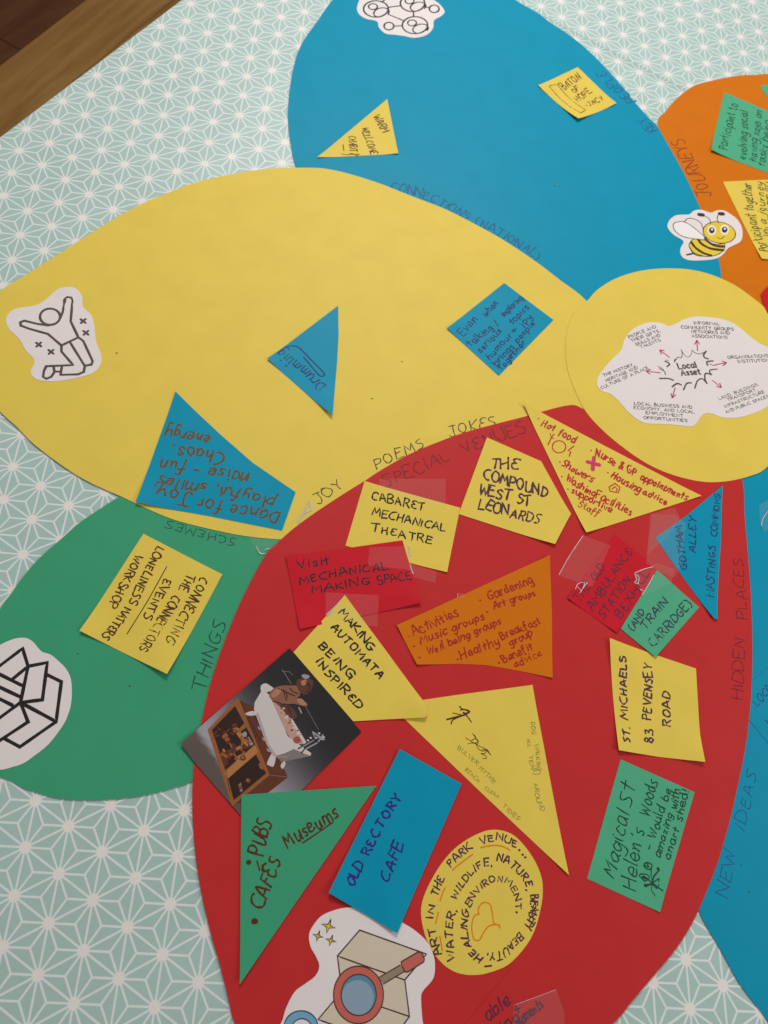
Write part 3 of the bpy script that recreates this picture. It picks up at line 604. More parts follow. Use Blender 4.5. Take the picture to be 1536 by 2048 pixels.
n = note('yellow note reading ST. MICHAELS 83 PEVENSEY ROAD', D3, [(233,112),(600,238),(948,355),(965,650),(978,900),(1005,1120),(650,1078),(305,1025)], 5.2, M_YEL, [(233,112,3.0,50),(305,1025,3.0,50),(1005,1120,3.5,45)])
lettering(n, [('ST.', [(400,962),(398,836)], 56), ('MICHAELS', [(390,770),(374,262)], 54), ('83', [(595,960),(592,860)], 66), ('PEVENSEY', [(580,777),(590,325)], 66), ('ROAD', [(735,830),(738,552)], 62)], 60, 12, I_PURP)
n = note('pale green note about Magical St Helen\'s Woods with a small tree doodle', D4, [(393,150),(967,405),(695,1335),(133,1075)], 5.2, M_LGRN, [(695,1335,0.8,30)])
lettering(n, [('Magical', [(338,1080),(400,860),(462,575)], 108), ('St', [(468,520),(515,370)], 115), ("Helen's", [(505,1165),(530,940),(572,705)], 104), ('Woods', [(612,600),(682,330)], 88), ('- Would', [(640,862),(738,532)], 68), ('be', [(755,482),(795,398)], 60),
  ('amazing', [(700,918),(800,580)], 54), ('with', [(828,540),(858,392)], 56), ('an', [(772,932),(800,838)], 54), ('art', [(810,812),(848,690)], 54), ('shed!', [(868,632),(925,395)], 58)], 60, 9, I_GREENINK)
s = Strokes(n)
for p, w in (([(640,1110),(650,1060),(690,1010),(675,1000),(690,990)], 12), ([(640,1110),(600,1080),(560,1060)], 10), ([(580,1080),(540,1060),(550,1040),(600,1045),(615,1070),(580,1095),(560,1080)], 9), ([(600,985),(575,965),(600,950),(635,970),(625,1000),(595,1000),(570,975)], 9),
             ([(630,1000),(630,1050),(640,1110)], 9), ([(640,1110),(690,1075),(685,1100)], 9), ([(640,1110),(720,1170)], 10), ([(640,1115),(670,1150),(690,1120)], 10), ([(640,1110),(590,1135),(580,1125),(610,1120)], 14), ([(640,1120),(630,1160),(660,1210)], 7), ([(600,960),(610,985)], 10), ([(570,1055),(600,1075)], 10)): draw(s, p, w, True)
s.build('tree_doodle', I_GREENINK)
n = note('round yellow note with spiral writing ART IN THE PARK VENUE and an orange heart', D6, [(755,118),(870,100),(980,118),(1080,170),(1190,285),(1290,440),(1350,600),(1360,750),(1340,900),(1280,1120),(1180,1300),(1020,1470),(880,1540),(700,1585),(520,1575),(380,1510),(270,1400),(190,1270),(140,1130),(113,960),(130,820),(200,650),(320,450),(450,300),(600,190)], 5.2, M_YEL, smooth=True)
lettering(n, [('ART', [(318,1368),(285,1240),(250,1108)], 74), ('IN', [(235,1010),(248,880)], 66), ('THE', [(278,782),(350,598)], 72), ('PARK', [(418,485),(520,380),(640,290)], 74), ('VENUE', [(730,252),(900,208),(1090,285)], 70),
  ('WATER,', [(462,1430),(432,1200),(440,1050),(480,925)], 72), ('WILDLIFE,', [(468,820),(560,660),(700,510),(840,460)], 70), ('NATURE,', [(892,408),(1010,455),(1120,560),(1185,660),(1190,725)], 72), ('BEAUTY', [(1228,775),(1235,920),(1165,1085)], 84),
  ('BEAUTY,', [(1118,1150),(1040,1240),(950,1330),(790,1370)], 74), ('HEALING', [(748,1408),(655,1335),(600,1230),(585,1100),(602,930)], 66), ('ENVIRONMENT', [(615,892),(700,752),(820,652),(940,632),(1030,700),(1075,800),(1088,915)], 66)], 70, 14, I_PURP,
  extra=lambda s: (dots(s, [(1120,308),(1155,355),(1182,382),(1093,945)], 15), draw(s, [(765,1500),(835,1492)], 14), draw(s, [(1260,800),(1290,880),(1250,960),(1265,1020),(1225,1090)], 12, True), draw(s, [(1300,830),(1255,900),(1290,960),(1225,1010),(1245,1060)], 10, True)))
s = Strokes(n)
for p in ([(725,285),(790,268),(870,260),(950,272),(1025,310)], [(435,512),(530,435),(645,350)], [(310,825),(330,760),(360,695)], [(262,1060),(290,945)], [(305,1190),(318,1260),(330,1335)],
          [(705,965),(700,910),(735,855),(785,845),(828,880),(845,970),(860,1055),(915,1082),(915,1110)], [(915,1075),(860,1072),(800,1092),(750,1160),(712,1228),(660,1225),(636,1150),(636,1050),(662,980),(705,965)]): draw(s, p, 12, True)
s.build('orange_marks', I_ORM)
n = note('green triangle note reading PUBS CAFES Museums', D5, [(105,350),(520,322),(968,293),(540,915),(96,1561),(100,900)], 9.0, M_GRN, [(96,1561,1.8,50),(105,350,1,30)])
lettering(n, [('Museums', [(398,690),(560,590),(732,492)], 92), ('PUBS', [(242,740),(298,528)], 92), ('CAFES', [(240,1088),(300,930),(358,778)], 88)], 90, 11, I_BROWND,
  extra=lambda s: (draw(s, [(495,660),(600,590),(693,525)], 8), draw(s, [(205,775),(222,835)], 9), draw(s, [(238,800),(252,840)], 8), dots(s, [(152,782)], 18), dots(s, [(190,1160)], 24)))
n = note('blue rectangular note reading OLD RECTORY CAFE', D5, [(1118,58),(1515,280),(1100,1235),(662,975)], 9.8, M_BLUE, [(662,975,3.0,45),(1100,1235,2.0,40),(1118,58,0.8,25)])
lettering(n, [('OLD', [(822,942),(888,802)], 58), ('RECTORY', [(922,742),(1010,560),(1135,368)], 60), ('CAFE', [(1045,912),(1140,668)], 66)], 60, 11, I_NAVY2)
# notes at the right-hand edge
n = note('pale green note about participating in evolving social housing on the orange petal', B2, [(1285,530),(1205,868),(1536,990),(1700,1050),(1760,730)], 2.4, M_LGRN, [(1205,868,2.5,45)])
lettering(n, [('Participant to', [(1300,862),(1360,600)], 52), ('evolving social', [(1412,915),(1420,640)], 46), ('having says on', [(1465,925),(1502,640)], 44), ('tasks being', [(1518,955),(1555,700)], 44)], 46, 5, I_GREENINK)
n = note('pale green note cut off by the top right edge on the orange petal', B2, [(1488,490),(1590,640),(1720,560),(1650,480)], 2.5, M_LGRN)
n = note('yellow note about participants and journeys on the orange petal', B3, [(1178,252),(1480,872),(1700,880),(1800,500),(1700,230),(1400,240)], 2.4, M_YEL, [(1480,872,1.5,40)])
lettering(n, [('Participant together', [(1540,810),(1440,560),(1400,270)], 70), ('in a journey', [(1560,690),(1520,560),(1500,260)], 60), ('and a family', [(1610,760),(1580,560),(1560,260)], 60)], 60, 7, I_OLIVE)
n = note('red card scrap at the right edge over the yellow disc', B6, [(1536,1080 - 1000 - 35),(1485,103),(1505,190),(1536,250),(1700,250),(1700,40)], 6.2, M_NRED)
n = note('blue diamond note reading LOCAL half hidden behind the red petal', FULL, [(1480,1381),(1542,1330),(1640,1420),(1560,1514),(1480,1418)], 2.3, M_BLUE)
lettering(At(n, D3), [('LOCAL', [(1455,670),(1600,490)], 66), ('LINK', [(1560,830),(1680,700)], 66)], 60, 8, I_MID)
n = note('red note at the bottom edge on the red petal with dark purple writing', E1, [(118,464),(330,205),(565,318),(600,600),(118,620)], 5.2, M_RED)
lettering(n, [('able', [(228,452),(330,368)], 60), ('ing', [(300,500),(372,440)], 50), ('moments', [(368,478),(485,382)], 46)], 50, 8, I_PLUM, extra=lambda s: (draw(s, [(352,378),(368,408)], 7), draw(s, [(348,398),(375,388)], 7)))

# ------------------------------------------------------------------ printed cut-outs
cut = dict(smooth=True, cell=0.008, group='white printed cut-outs stuck on the petals')
# people network
n = Sheet('paper_cutout', 'white cut-out of linked people circles on the blue petal at the top edge', 'paper cut-out', B1, [(505,40),(515,85),(560,115),(625,130),(640,170),(680,205),(740,213),(790,220),(860,232),(930,215),(970,175),(978,125),(1020,100),(1042,70),(1010,25),(960,-10),(900,-60),(780,-110),(640,-90),(540,-30)], 3.2, M_WHT, **cut)
s = Strokes(n)
for cx, cy, rx, ry in ((620,55,76,50), (845,20,75,52), (860,155,78,52)):
    draw(s, ell(cx, cy, rx, ry), 7, False, True); draw(s, ell(cx - 18, cy - 14, 27, 18), 6, False, True)
    draw(s, ell(cx + 34, cy + 22, 48, 28, 14, -10, 130, 400), 6)
for cx, cy in ((978,55), (700,160)): draw(s, ell(cx, cy, 30, 23), 7, False, True)
for a, b in (((697,45),(770,36)), ((695,88),(785,125)), ((850,72),(852,102)), ((920,42),(948,48)), ((730,160),(782,158)), ((655,15),(690,-15))): draw(s, [a, b], 6)
s.build('printed_drawing', I_BLACK)
# bee
n = Sheet('paper_cutout', 'white cut-out of a smiling yellow striped bee between blue and orange petals', 'paper cut-out', B3, [(735,600),(755,555),(800,522),(860,515),(910,512),(950,482),(1010,476),(1080,498),(1130,480),(1185,480),(1240,510),(1290,550),(1325,610),(1333,680),(1315,730),(1260,760),(1215,785),(1180,830),(1130,862),(1040,877),(930,880),(870,865),(840,830),(840,780),(862,740),(850,715),(790,680),(750,640)], 3.4, M_WHT, **cut)
M_BEE = mat('print_yellow', (0.80, 0.60, 0.035), **PAPER); M_DK = mat('print_dark', (0.045, 0.025, 0.02), **PAPER); M_WW = mat('print_white', (0.86, 0.84, 0.82), **PAPER)
body = [(908,770),(918,735),(945,710),(1010,712),(1060,735),(1130,752),(1188,745),(1185,790),(1150,825),(1090,845),(1020,848),(950,832)]
fill(n, 'bee_body', body, M_BEE, 1, True)
s = Strokes(n, 0.00003)
for p in ([(980,712),(1010,750),(1080,785),(1180,798)], [(925,735),(960,780),(1020,820),(1085,842)], [(1030,700),(1080,745),(1130,765),(1185,768)]): draw(s, p, 17, True)
draw(s, [(912,775),(945,820),(1020,846)], 8, True); draw(s, body, 5, True, True); draw(s, [(888,836),(940,824)], 11)
s.build('bee_stripes', M_DK)
fill(n, 'bee_wing', [(780,605),(795,580),(850,570),(905,590),(965,635),(1025,688),(1022,715),(950,708),(860,690),(800,650)], M_WW, 12, True)
fill(n, 'bee_head', ell(1148, 657, 130, 84, 28, 10), M_BEE, 14)
s = Strokes(n, 0.00009); draw(s, [(780,605),(795,580),(850,570),(905,590),(965,635),(1025,688),(1022,715),(950,708),(860,690),(800,650)], 5, True, True)
draw(s, [(870,572),(900,545),(950,550),(1000,580),(1022,640)], 5, True); draw(s, ell(1148, 657, 130, 84, 28, 10), 6, False, True)
draw(s, [(1080,590),(1070,550),(1030,525),(1000,515)], 5, True); draw(s, [(1143,585),(1132,550),(1140,515),(1165,505)], 5, True)
draw(s, [(985,514),(1020,517)], 26); draw(s, [(1150,508),(1180,507)], 26); draw(s, [(1128,692),(1160,708),(1188,686)], 5, True); s.build('printed_outline', M_DK)
for ex, ey in ((1088, 640), (1190, 635)):
    fill(n, 'bee_eye', ell(ex, ey, 34, 40, 18), M_WW, 16)
    fill(n, 'bee_pupil', ell(ex, ey, 23, 25, 16), M_DK, 18); fill(n, 'eye_glint', ell(ex + 2, ey - 8, 9, 9, 10), M_WW, 20)
# jumping person
n = Sheet('paper_cutout', 'white cut-out of a jumping person with raised arms on the yellow petal', 'paper cut-out', B5, [(415,230),(470,240),(505,290),(510,350),(560,400),(580,470),(590,560),(620,640),(620,700),(580,750),(520,775),(430,795),(330,808),(240,800),(200,775),(190,740),(210,700),(205,665),(160,620),(120,550),(60,490),(37,440),(50,395),(100,360),(200,345),(260,320),(320,270),(360,240)], 4.2, M_WHT, lifts=[(420,235,0.8,25)], **cut)
s = Strokes(n)
draw(s, ell(308, 411, 62, 50), 11, False, True)
draw(s, [(300,465),(230,455),(150,435),(125,445),(128,465),(180,485),(295,517),(378,588),(482,538),(435,440),(445,310),(440,295),(418,290),(400,298),(395,330),(385,385),(370,420)], 11)
draw(s, [(378,588),(378,625),(450,708),(285,715),(270,745),(265,780),(285,792),(315,780),(335,750),(330,720)], 11)
draw(s, [(372,768),(480,765),(515,750),(522,715),(432,570)], 11); draw(s, [(372,768),(380,720)], 11); draw(s, [(340,748),(370,748)], 10)
draw(s, [(482,538),(512,560),(570,685),(562,705),(522,712)], 11)
for x, y in ((511, 438), (528, 510), (238, 582), (314, 627)):
    draw(s, [(x - 16, y - 12), (x + 16, y + 12)], 10); draw(s, [(x - 14, y + 13), (x + 15, y - 13)], 10)
s.build('printed_drawing', I_GREY)
# open box
n = Sheet('paper_cutout', 'white cut-out of a black line open box on the green petal at the left edge', 'paper cut-out', C6, [(0,218),(60,190),(120,170),(190,168),(240,195),(280,242),(310,270),(370,290),(420,330),(480,390),(515,460),(525,560),(515,670),(480,770),(430,850),(350,950),(250,1030),(170,1085),(80,1115),(0,1132),(-120,1120),(-260,960),(-300,700),(-220,420),(-110,270)], 2.4, M_WHT, **cut)
s = Strokes(n)
for p in ([(-40,400),(165,245),(205,375),(90,470)], [(205,375),(150,640)], [(205,375),(345,348),(310,620),(150,640)], [(340,435),(448,488),(410,780),(150,640)], [(410,780),(145,965),(35,905)],
          [(150,640),(205,782),(-20,930)], [(-30,420),(160,515)], [(-30,515),(150,600)], [(-30,600),(90,660)], [(150,640),(-40,780)], [(-40,780),(-160,700)], [(-160,700),(-60,420)], [(-20,930),(-180,860),(-40,780)]): draw(s, p, 19)
s.build('printed_drawing', I_BLACK)
# local asset diagram
n = Sheet('paper_cutout', 'white cloud-shaped cut-out with the Local Asset diagram on the yellow disc', 'paper cut-out', B6, [(462,490),(480,430),(530,370),(600,330),(680,312),(750,320),(800,341),(850,325),(920,290),(1000,270),(1100,275),(1200,290),(1280,320),(1350,370),(1420,430),(1490,475),(1536,495),(1640,560),(1700,700),(1640,860),(1536,930),(1480,965),(1380,1000),(1300,1017),(1200,1015),(1130,990),(1070,985),(1035,1015),(1000,1062),(960,1082),(800,1065),(650,1060),(580,1035),(500,970),(430,890),(370,840),(310,820),(275,775),(280,720),(310,670),(370,600),(440,530)], 6.2, M_WHT, **cut)
for block in (
 [('PEOPLE AND', [(512,432),(712,352)]), ('THEIR GIFTS,', [(530,460),(742,382)]), ('SKILLS AND', [(562,487),(742,416)]), ('TALENTS', [(600,505),(745,452)])],
 [('INFORMAL', [(990,328),(1180,334)]), ('COMMUNITY GROUPS', [(895,358),(1283,374)]), ('NETWORKS AND', [(972,392),(1255,402)]), ('ASSOCIATIONS', [(975,424),(1237,434)])],
 [('ORGANISATIONS/', [(1242,582),(1560,568)]), ('INSTITUTIONS', [(1318,612),(1570,600)])],
 [('THE HISTORY,', [(325,715),(550,632)]), ('HERITAGE AND', [(345,752),(575,655)]), ('CULTURE OF A PLACE', [(308,808),(655,655)])],
 [('LOCAL BUSINESS AND', [(550,922),(977,950)]), ('ECONOMY, AND LOCAL', [(545,952),(992,985)]), ('EMPLOYMENT', [(635,990),(910,1014)]), ('OPPORTUNITIES', [(617,1026),(940,1050)])],
 [('LAND, BUILDINGS,', [(1178,886),(1470,776)]), ('TRANSPORT,', [(1240,895),(1460,815)]), ('INFRASTRUCTURE', [(1220,945),(1512,832)]), ('AND PUBLIC SPACES', [(1228,985),(1545,865)])],
): lettering(n, block, 21, 3.6, I_BLACK, 'printed_text', 0.25)
lettering(n, [('Local', [(878,658),(1012,645)], 42), ('Asset', [(900,706),(1040,696)], 42)], 42, 9, I_GREY, 'printed_title', 0.1)
for a, b in (((808,572),(735,517)), ((1015,522),(1010,445)), ((1142,628),(1230,610)), ((738,685),(636,675)), ((850,795),(828,872)), ((1125,742),(1192,793))):
    s = Strokes(n); draw(s, [a, b], 6.5); L_ = math.hypot(b[0] - a[0], b[1] - a[1]); dx, dy = (b[0] - a[0]) / L_, (b[1] - a[1]) / L_
    for sg in (1, -1): draw(s, [b, (b[0] - dx * 30 + dy * 17 * sg, b[1] - dy * 30 - dx * 17 * sg)], 7)
    s.build('printed_arrow', I_CRIM)
s = Strokes(n)
for p, w in (([(895,515),(902,545),(895,575),(870,570),(845,605)], 5), ([(895,515),(915,550),(945,570),(970,545),(975,518)], 4), ([(975,518),(1000,540),(1040,545),(1080,525)], 5), ([(1080,525),(1060,555),(1070,575),(1095,582)], 10), ([(1130,598),(1085,605),(1090,630)], 10),
             ([(1100,620),(1140,632)], 5), ([(1160,658),(1110,665),(1105,680),(1120,700)], 8), ([(1120,700),(1075,690),(1070,730),(1085,765)], 10), ([(1085,765),(1050,730),(1015,745),(995,800)], 9), ([(970,760),(935,765),(912,812)], 10), ([(895,775),(865,765),(828,788)], 11),
             ([(838,742),(800,728),(735,728)], 10), ([(722,638),(760,660),(778,695)], 5), ([(735,655),(770,675),(778,700)], 6), ([(775,600),(808,620),(790,640)], 10), ([(845,605),(850,585)], 8), ([(780,590),(805,600)], 4)): draw(s, p, w, True)
s.build('printed_burst', I_GREY)
# magnifier and box
n = Sheet('paper_cutout', 'white cut-out of an open box and red magnifying glass, bottom of the red petal', 'paper cut-out', D7, [(85,1200),(110,1100),(140,1000),(210,870),(300,800),(375,745),(412,690),(418,630),(385,555),(345,480),(333,380),(370,300),(440,220),(540,175),(650,150),(800,150),(1000,200),(1130,278),(1230,340),(1330,430),(1390,540),(1408,650),(1390,760),(1300,870),(1290,950),(1300,1100),(1310,1250),(1150,1370),(700,1430),(200,1380)], 6.2, M_WHT, **cut)
M_BGE = mat('print_beige', (0.66, 0.57, 0.44), **PAPER); M_SAL = mat('print_salmon', (0.56, 0.13, 0.10), **PAPER); M_TAUPE = mat('print_taupe', (0.30, 0.23, 0.15), **PAPER)
M_LENS = mat('print_lens', (0.26, 0.36, 0.46), **PAPER); M_LENSD = mat('print_lens_dark', (0.09, 0.27, 0.38), **PAPER); M_OUT = mat('print_outline', (0.06, 0.035, 0.03), **PAPER)
fill(n, 'box_side', [(575,563),(1150,768),(1190,1080),(1080,1230),(640,1060)], M_BGE, 1)
fill(n, 'box_top', [(765,342),(1335,547),(1150,768),(575,563)], M_BGE, 2)
fill(n, 'box_flap', [(540,950),(410,1105),(900,1290),(1190,1080),(900,980)], M_BGE, 4)
s = Strokes(n, 0.00004)
for p in ([(575,563),(765,342),(1335,547),(1150,768),(575,563),(596,730)], [(1150,768),(1190,1080),(1060,1260)], [(1190,1080),(950,998)], [(540,950),(410,1105),(720,1215)]): draw(s, p, 9)
s.build('printed_outline', M_OUT)
fill(n, 'handle_bar', [(925,748),(1110,640),(1150,692),(968,802)], M_TAUPE, 22)
fill(n, 'handle_grip', [(1120,612),(1265,528),(1295,535),(1318,590),(1312,612),(1175,700),(1150,698),(1122,640)], M_SAL, 24)
fill(n, 'magnifier_ring', ell(755, 895, 213, 246, 40), M_SAL, 23)
fill(n, 'lens_shadow', ell(757, 895, 150, 176, 36), M_LENSD, 25)
fill(n, 'lens', ell(748, 918, 138, 150, 36), M_LENS, 27)
s = Strokes(n, 0.00018); draw(s, ell(755, 895, 213, 246, 40), 8, False, True); draw(s, ell(757, 895, 150, 176, 36), 8, False, True)
draw(s, [(925,748),(1110,640)], 7); draw(s, [(1150,692),(968,802)], 7); draw(s, [(1120,612),(1265,528),(1295,535),(1318,590),(1312,612),(1175,700),(1150,698),(1122,640)], 8, False, True)
s.build('printed_outline', M_OUT)
fill(n, 'blue_ring', ell(265, 1170, 145, 140, 32), mat('print_sky', (0.17, 0.40, 0.56), **PAPER), 3); fill(n, 'ring_hole', ell(272, 1190, 88, 92, 28), M_WHT, 5)
s = Strokes(n, 0.00013); draw(s, ell(265, 1170, 145, 140, 32), 7, False, True); draw(s, ell(272, 1190, 88, 92, 28), 7, False, True); s.build('printed_outline', I_NAVY)
for cx, cy, r in ((500, 308, 60), (410, 392, 44), (520, 430, 45)):
    P = [(cx + 15 * r / 60 * 1.3, cy - r), (cx + r * .22, cy - r * .1), (cx + r, cy + r * .25), (cx + r * .12, cy + r * .25), (cx - r * .3, cy + r), (cx - r * .25, cy + r * .15), (cx - r, cy - r * .3), (cx - r * .1, cy - r * .25)]
    fill(n, 'sparkle', P, M_BEE, 3); s = Strokes(n, 0.00013); draw(s, P, 6, False, True); s.build('printed_outline', M_OUT)

# ------------------------------------------------------------------ photo print (a generic mechanical toy in front of a grey backdrop)
def glossy_attr(name):
    m = bpy.data.materials.new(name); m.use_nodes = True; N = m.node_tree.nodes; L = m.node_tree.links; b = N['Principled BSDF']
    a = N.new('ShaderNodeAttribute'); a.attribute_name = 'tone'; L.new(a.outputs['Color'], b.inputs['Base Color'])
    b.inputs['Roughness'].default_value = 0.32; b.inputs['Specular IOR Level'].default_value = 0.4; return m
n = Sheet('photo_print', 'glossy photo print of a wooden mechanical bath toy on the red petal', 'photo print', D0, [(85,795),(918,62),(1470,705),(667,1490),(190,940)], 8.25, glossy_attr('photo_backdrop'), cell=0.004, lifts=[(85,795,1.2,25)])
me = n.o.data; ca = me.color_attributes.new('tone', 'FLOAT_COLOR', 'POINT')
pa = n.P(85, 795); pb = n.P(918, 62); pc = n.P(1470, 705); pd = n.P(667, 1490)
dv = Vector((pb[0] - pa[0], pb[1] - pa[1])); dw = Vector((pd[0] - pa[0], pd[1] - pa[1]))
for i, v in enumerate(me.vertices):
    q = Vector((v.co.x + n.org[0] - pa[0], v.co.y + n.org[1] - pa[1])); u = q.dot(dv) / dv.dot(dv); w = q.dot(dw) / dw.dot(dw)
    l = 0.36 * math.exp(-((max(u, 0.1) - 0.13) / 0.30) ** 2) + 0.018
    k = min(max((u - 0.12 + 0.06 * w) / 0.03, 0), 1)
    ca.data[i].color = (l * 0.98 * k + 0.115 * (1 - k), l * 0.93 * k + 0.09 * (1 - k), l * 1.06 * k + 0.078 * (1 - k), 1)
M_W1 = mat('print_wood', srgb(150, 92, 50), **PAPER); M_W2 = mat('print_wood_dark', srgb(48, 26, 20), **PAPER); M_W3 = mat('print_wood_side', srgb(98, 50, 30), **PAPER); M_W4 = mat('print_wood_light', srgb(176, 118, 68), **PAPER)
M_TUB = mat('print_enamel', srgb(205, 198, 195), **PAPER); M_TUBS = mat('print_enamel_shade', srgb(128, 120, 118), **PAPER); M_SK = mat('print_figure', srgb(140, 92, 70), **PAPER); M_SK2 = mat('print_figure_dark', srgb(92, 56, 42), **PAPER); M_SHV = mat('print_shavings', srgb(190, 150, 135), **PAPER); M_STL = mat('print_chrome', srgb(150, 150, 158), **PAPER)
fill(n, 'cabinet_side', [(740,1035),(905,1055),(700,1215),(480,1265)], M_W3, 1)
fill(n, 'cabinet_front', [(298,690),(520,455),(755,1035),(480,1265)], M_W1, 2)
fill(n, 'cabinet_top', [(520,455),(645,510),(905,1050),(755,1035)], M_W3, 2)
fill(n, 'cabinet_opening', [(322,690),(500,505),(655,800),(425,1000)], M_W2, 4)
fill(n, 'cabinet_opening', [(445,1060),(660,880),(738,1025),(490,1230)], M_W2, 4)
fill(n, 'cabinet_rail', [(415,1020),(660,800),(685,850),(445,1065)], M_W4, 5)
for p, m in (([(480,680),(520,670),(610,820),(590,830)], M_W4), ([(395,740),(430,710),(470,770),(440,795)], M_W1), ([(430,850),(560,800),(575,830),(445,890)], M_W3), ([(520,690),(570,640),(590,665),(530,715)], M_W1), ([(385,860),(420,830),(450,950),(420,975)], M_W3),
             ([(550,720),(580,700),(640,800),(620,815)], M_STL), ([(525,1110),(545,1095),(560,1160),(540,1170)], M_TUBS), ([(520,890),(560,870),(600,865),(560,910),(500,950)], M_W4), ([(680,950),(700,940),(720,1000),(690,985)], M_W1), ([(470,650),(505,635),(520,660),(490,680)], M_W3)): fill(n, 'mechanism_piece', p, m, 7)
for k in range(7):
    x, y = 655 + k * 17, 620 + k * 42; fill(n, 'coloured_roller', [(x, y), (x + 28, y + 12), (x + 38, y + 34), (x + 8, y + 24)], M_STL if k % 2 else mat('print_maroon', srgb(110, 40, 36), **PAPER), 4)
fill(n, 'tub_end', [(800,890),(910,830),(1085,885),(1060,895),(870,935)], M_TUBS, 8)
fill(n, 'bathtub', [(700,395),(720,380),(780,440),(830,560),(905,740),(945,840),(900,900),(800,895),(740,800),(645,530),(650,480)], M_TUB, 9)
fill(n, 'tub_rim', [(697,355),(720,335),(750,338),(810,385),(760,395),(720,410),(700,395)], M_TUB, 10, True)
fill(n, 'tub_rim', [(905,740),(1085,870),(1078,890),(930,830)], M_TUB, 11)
fill(n, 'tub_rim', [(905,580),(935,600),(1050,790),(1030,800)], M_TUB, 11)
fill(n, 'shavings', [(780,460),(905,560),(950,640),(1035,800),(975,800),(930,770),(860,640)], M_SHV, 10)
for p in ([(580,562),(640,545),(665,575),(600,580)], [(765,965),(745,945),(790,860),(812,900),(795,970)], [(862,990),(850,960),(880,930),(885,960)]): fill(n, 'tub_foot', p, M_TUB, 10, True)
fill(n, 'figure_body', [(760,420),(800,370),(860,350),(930,350),(985,355),(1000,420),(960,450),(870,490),(800,480)], M_SK, 13, True)
fill(n, 'figure_head', [(975,310),(1040,290),(1095,310),(1098,350),(1070,400),(1030,420),(985,380)], M_SK2, 15, True)
fill(n, 'figure_arm', [(870,455),(960,440),(1050,485),(1040,510),(960,490),(890,490)], M_SK, 16, True)
fill(n, 'figure_leg', [(830,490),(900,500),(960,545),(970,600),(920,600),(870,540)], M_SK2, 14, True)
fill(n, 'cap', [(1010,275),(1035,262),(1075,280),(1040,300)], M_STL, 17, True)
fill(n, 'red_ball', ell(975, 768, 30, 28, 14), mat('print_brick', srgb(160, 84, 70), **PAPER), 14)
random.seed(3)
for k in range(22):
    a = random.uniform(0, 6.28); x, y = 840 + k * 8 + random.uniform(-18, 18), 500 + k * 13 + random.uniform(-15, 15); r = random.uniform(6, 13)
    fill(n, 'shaving', [(x - r, y), (x, y - r * .7), (x + r, y + 2), (x, y + r * .6)], random.choice([M_SK2, M_TUB, M_SK]), 19 + k % 3)
s = Strokes(n, 0.00013)
for p, w in (([(1000,830),(1150,740)], 8), ([(1020,850),(1130,790)], 8), ([(1100,710),(1185,765)], 9), ([(1140,780),(1175,730)], 9), ([(1095,705),(1110,740)], 8), ([(990,520),(1010,560)], 8)): draw(s, p, w)
s.build('taps', M_STL)
s = Strokes(n, 0.00013)
for p, w in (([(860,225),(930,335)], 3.5), ([(1040,510),(1140,690)], 2.5), ([(860,240),(920,245),(940,270)], 2.5)): draw(s, p, w)
s.build('wire', M_TUBS)
# finer bits of the printed picture: pegs, cams, grain, taps and folds
random.seed(21)
for k in range(34):
    x = 345 + random.random() * 270; y = 660 + random.random() * 270 
    if abs((y - 690) - (x - 322) * 0.55) > 150 or y > 1010 - (x - 420) * 0.85 + 0 * k and x > 430: continue
    a = random.uniform(0, 3.14); l = random.uniform(12, 34); w_ = random.uniform(5, 12); cx_, sx_ = math.cos(a), math.sin(a)
    fill(n, 'mechanism_piece', [(x + l * cx_ - w_ * sx_, y + l * sx_ + w_ * cx_), (x - l * cx_ - w_ * sx_, y - l * sx_ + w_ * cx_), (x - l * cx_ + w_ * sx_, y - l * sx_ - w_ * cx_), (x + l * cx_ + w_ * sx_, y + l * sx_ - w_ * cx_)], random.choice([M_W1, M_W3, M_W4, M_W2, M_SK2]), 8 + k % 3)
for cx_, cy_, r_ in ((440, 765, 26), (500, 700, 20), (560, 905, 24), (470, 880, 18), (600, 1080, 22), (540, 1130, 16)):
    fill(n, 'cam_wheel', ell(cx_, cy_, r_, r_ * 0.9, 14, 20), M_W3, 11); fill(n, 'cam_wheel', ell(cx_ - 2, cy_ - 3, r_ * 0.6, r_ * 0.55, 12), M_W1, 12)
fill(n, 'tub_shading', [(660,560),(680,560),(760,800),(820,890),(795,892),(740,800)], mat('print_enamel_dim', srgb(172, 164, 162), **PAPER), 11)
fill(n, 'tub_shading', [(800,893),(900,898),(930,860),(945,840),(880,870)], M_TUBS, 11)
fill(n, 'figure_light', [(775,430),(805,385),(850,365),(850,400),(810,440)], mat('print_figure_light', srgb(172, 122, 96), **PAPER), 17, True)
fill(n, 'figure_light', [(1005,320),(1040,305),(1055,330),(1020,350)], mat('print_figure_light', srgb(172, 122, 96), **PAPER), 17, True)
fill(n, 'figure_hand', [(975,455),(1010,450),(1040,480),(1050,500),(1010,500),(985,480)], mat('print_figure_light', srgb(172, 122, 96), **PAPER), 18, True)
s = Strokes(n, 0.00012)
for p in ([(790,470),(830,480),(880,500)], [(885,390),(900,430),(890,460)], [(920,370),(950,400),(985,410)], [(1060,330),(1075,360),(1060,390)], [(900,510),(930,560)], [(1000,440),(1030,425)]): draw(s, p, 6, True)
s.build('figure_folds', M_W2)
s = Strokes(n, 0.00003)
for p in ([(530,480),(660,745)], [(545,475),(700,790)], [(690,860),(748,1000)], [(640,560),(700,690)], [(430,1000),(470,1230)], [(330,700),(440,960)]): draw(s, p, 3)
s.build('wood_grain', M_W2)
s = Strokes(n, 0.00008)
for x, y in ((1105, 715), (1130, 730), (1150, 745), (1170, 760), (1145, 715), (1180, 745), (1060, 770), (1080, 750), (1035, 800), (1120, 750)): draw(s, [(x - 4, y), (x + 5, y + 3)], 9)
s.build('tap_glints', M_TUB)
s = Strokes(n, 0.00013)
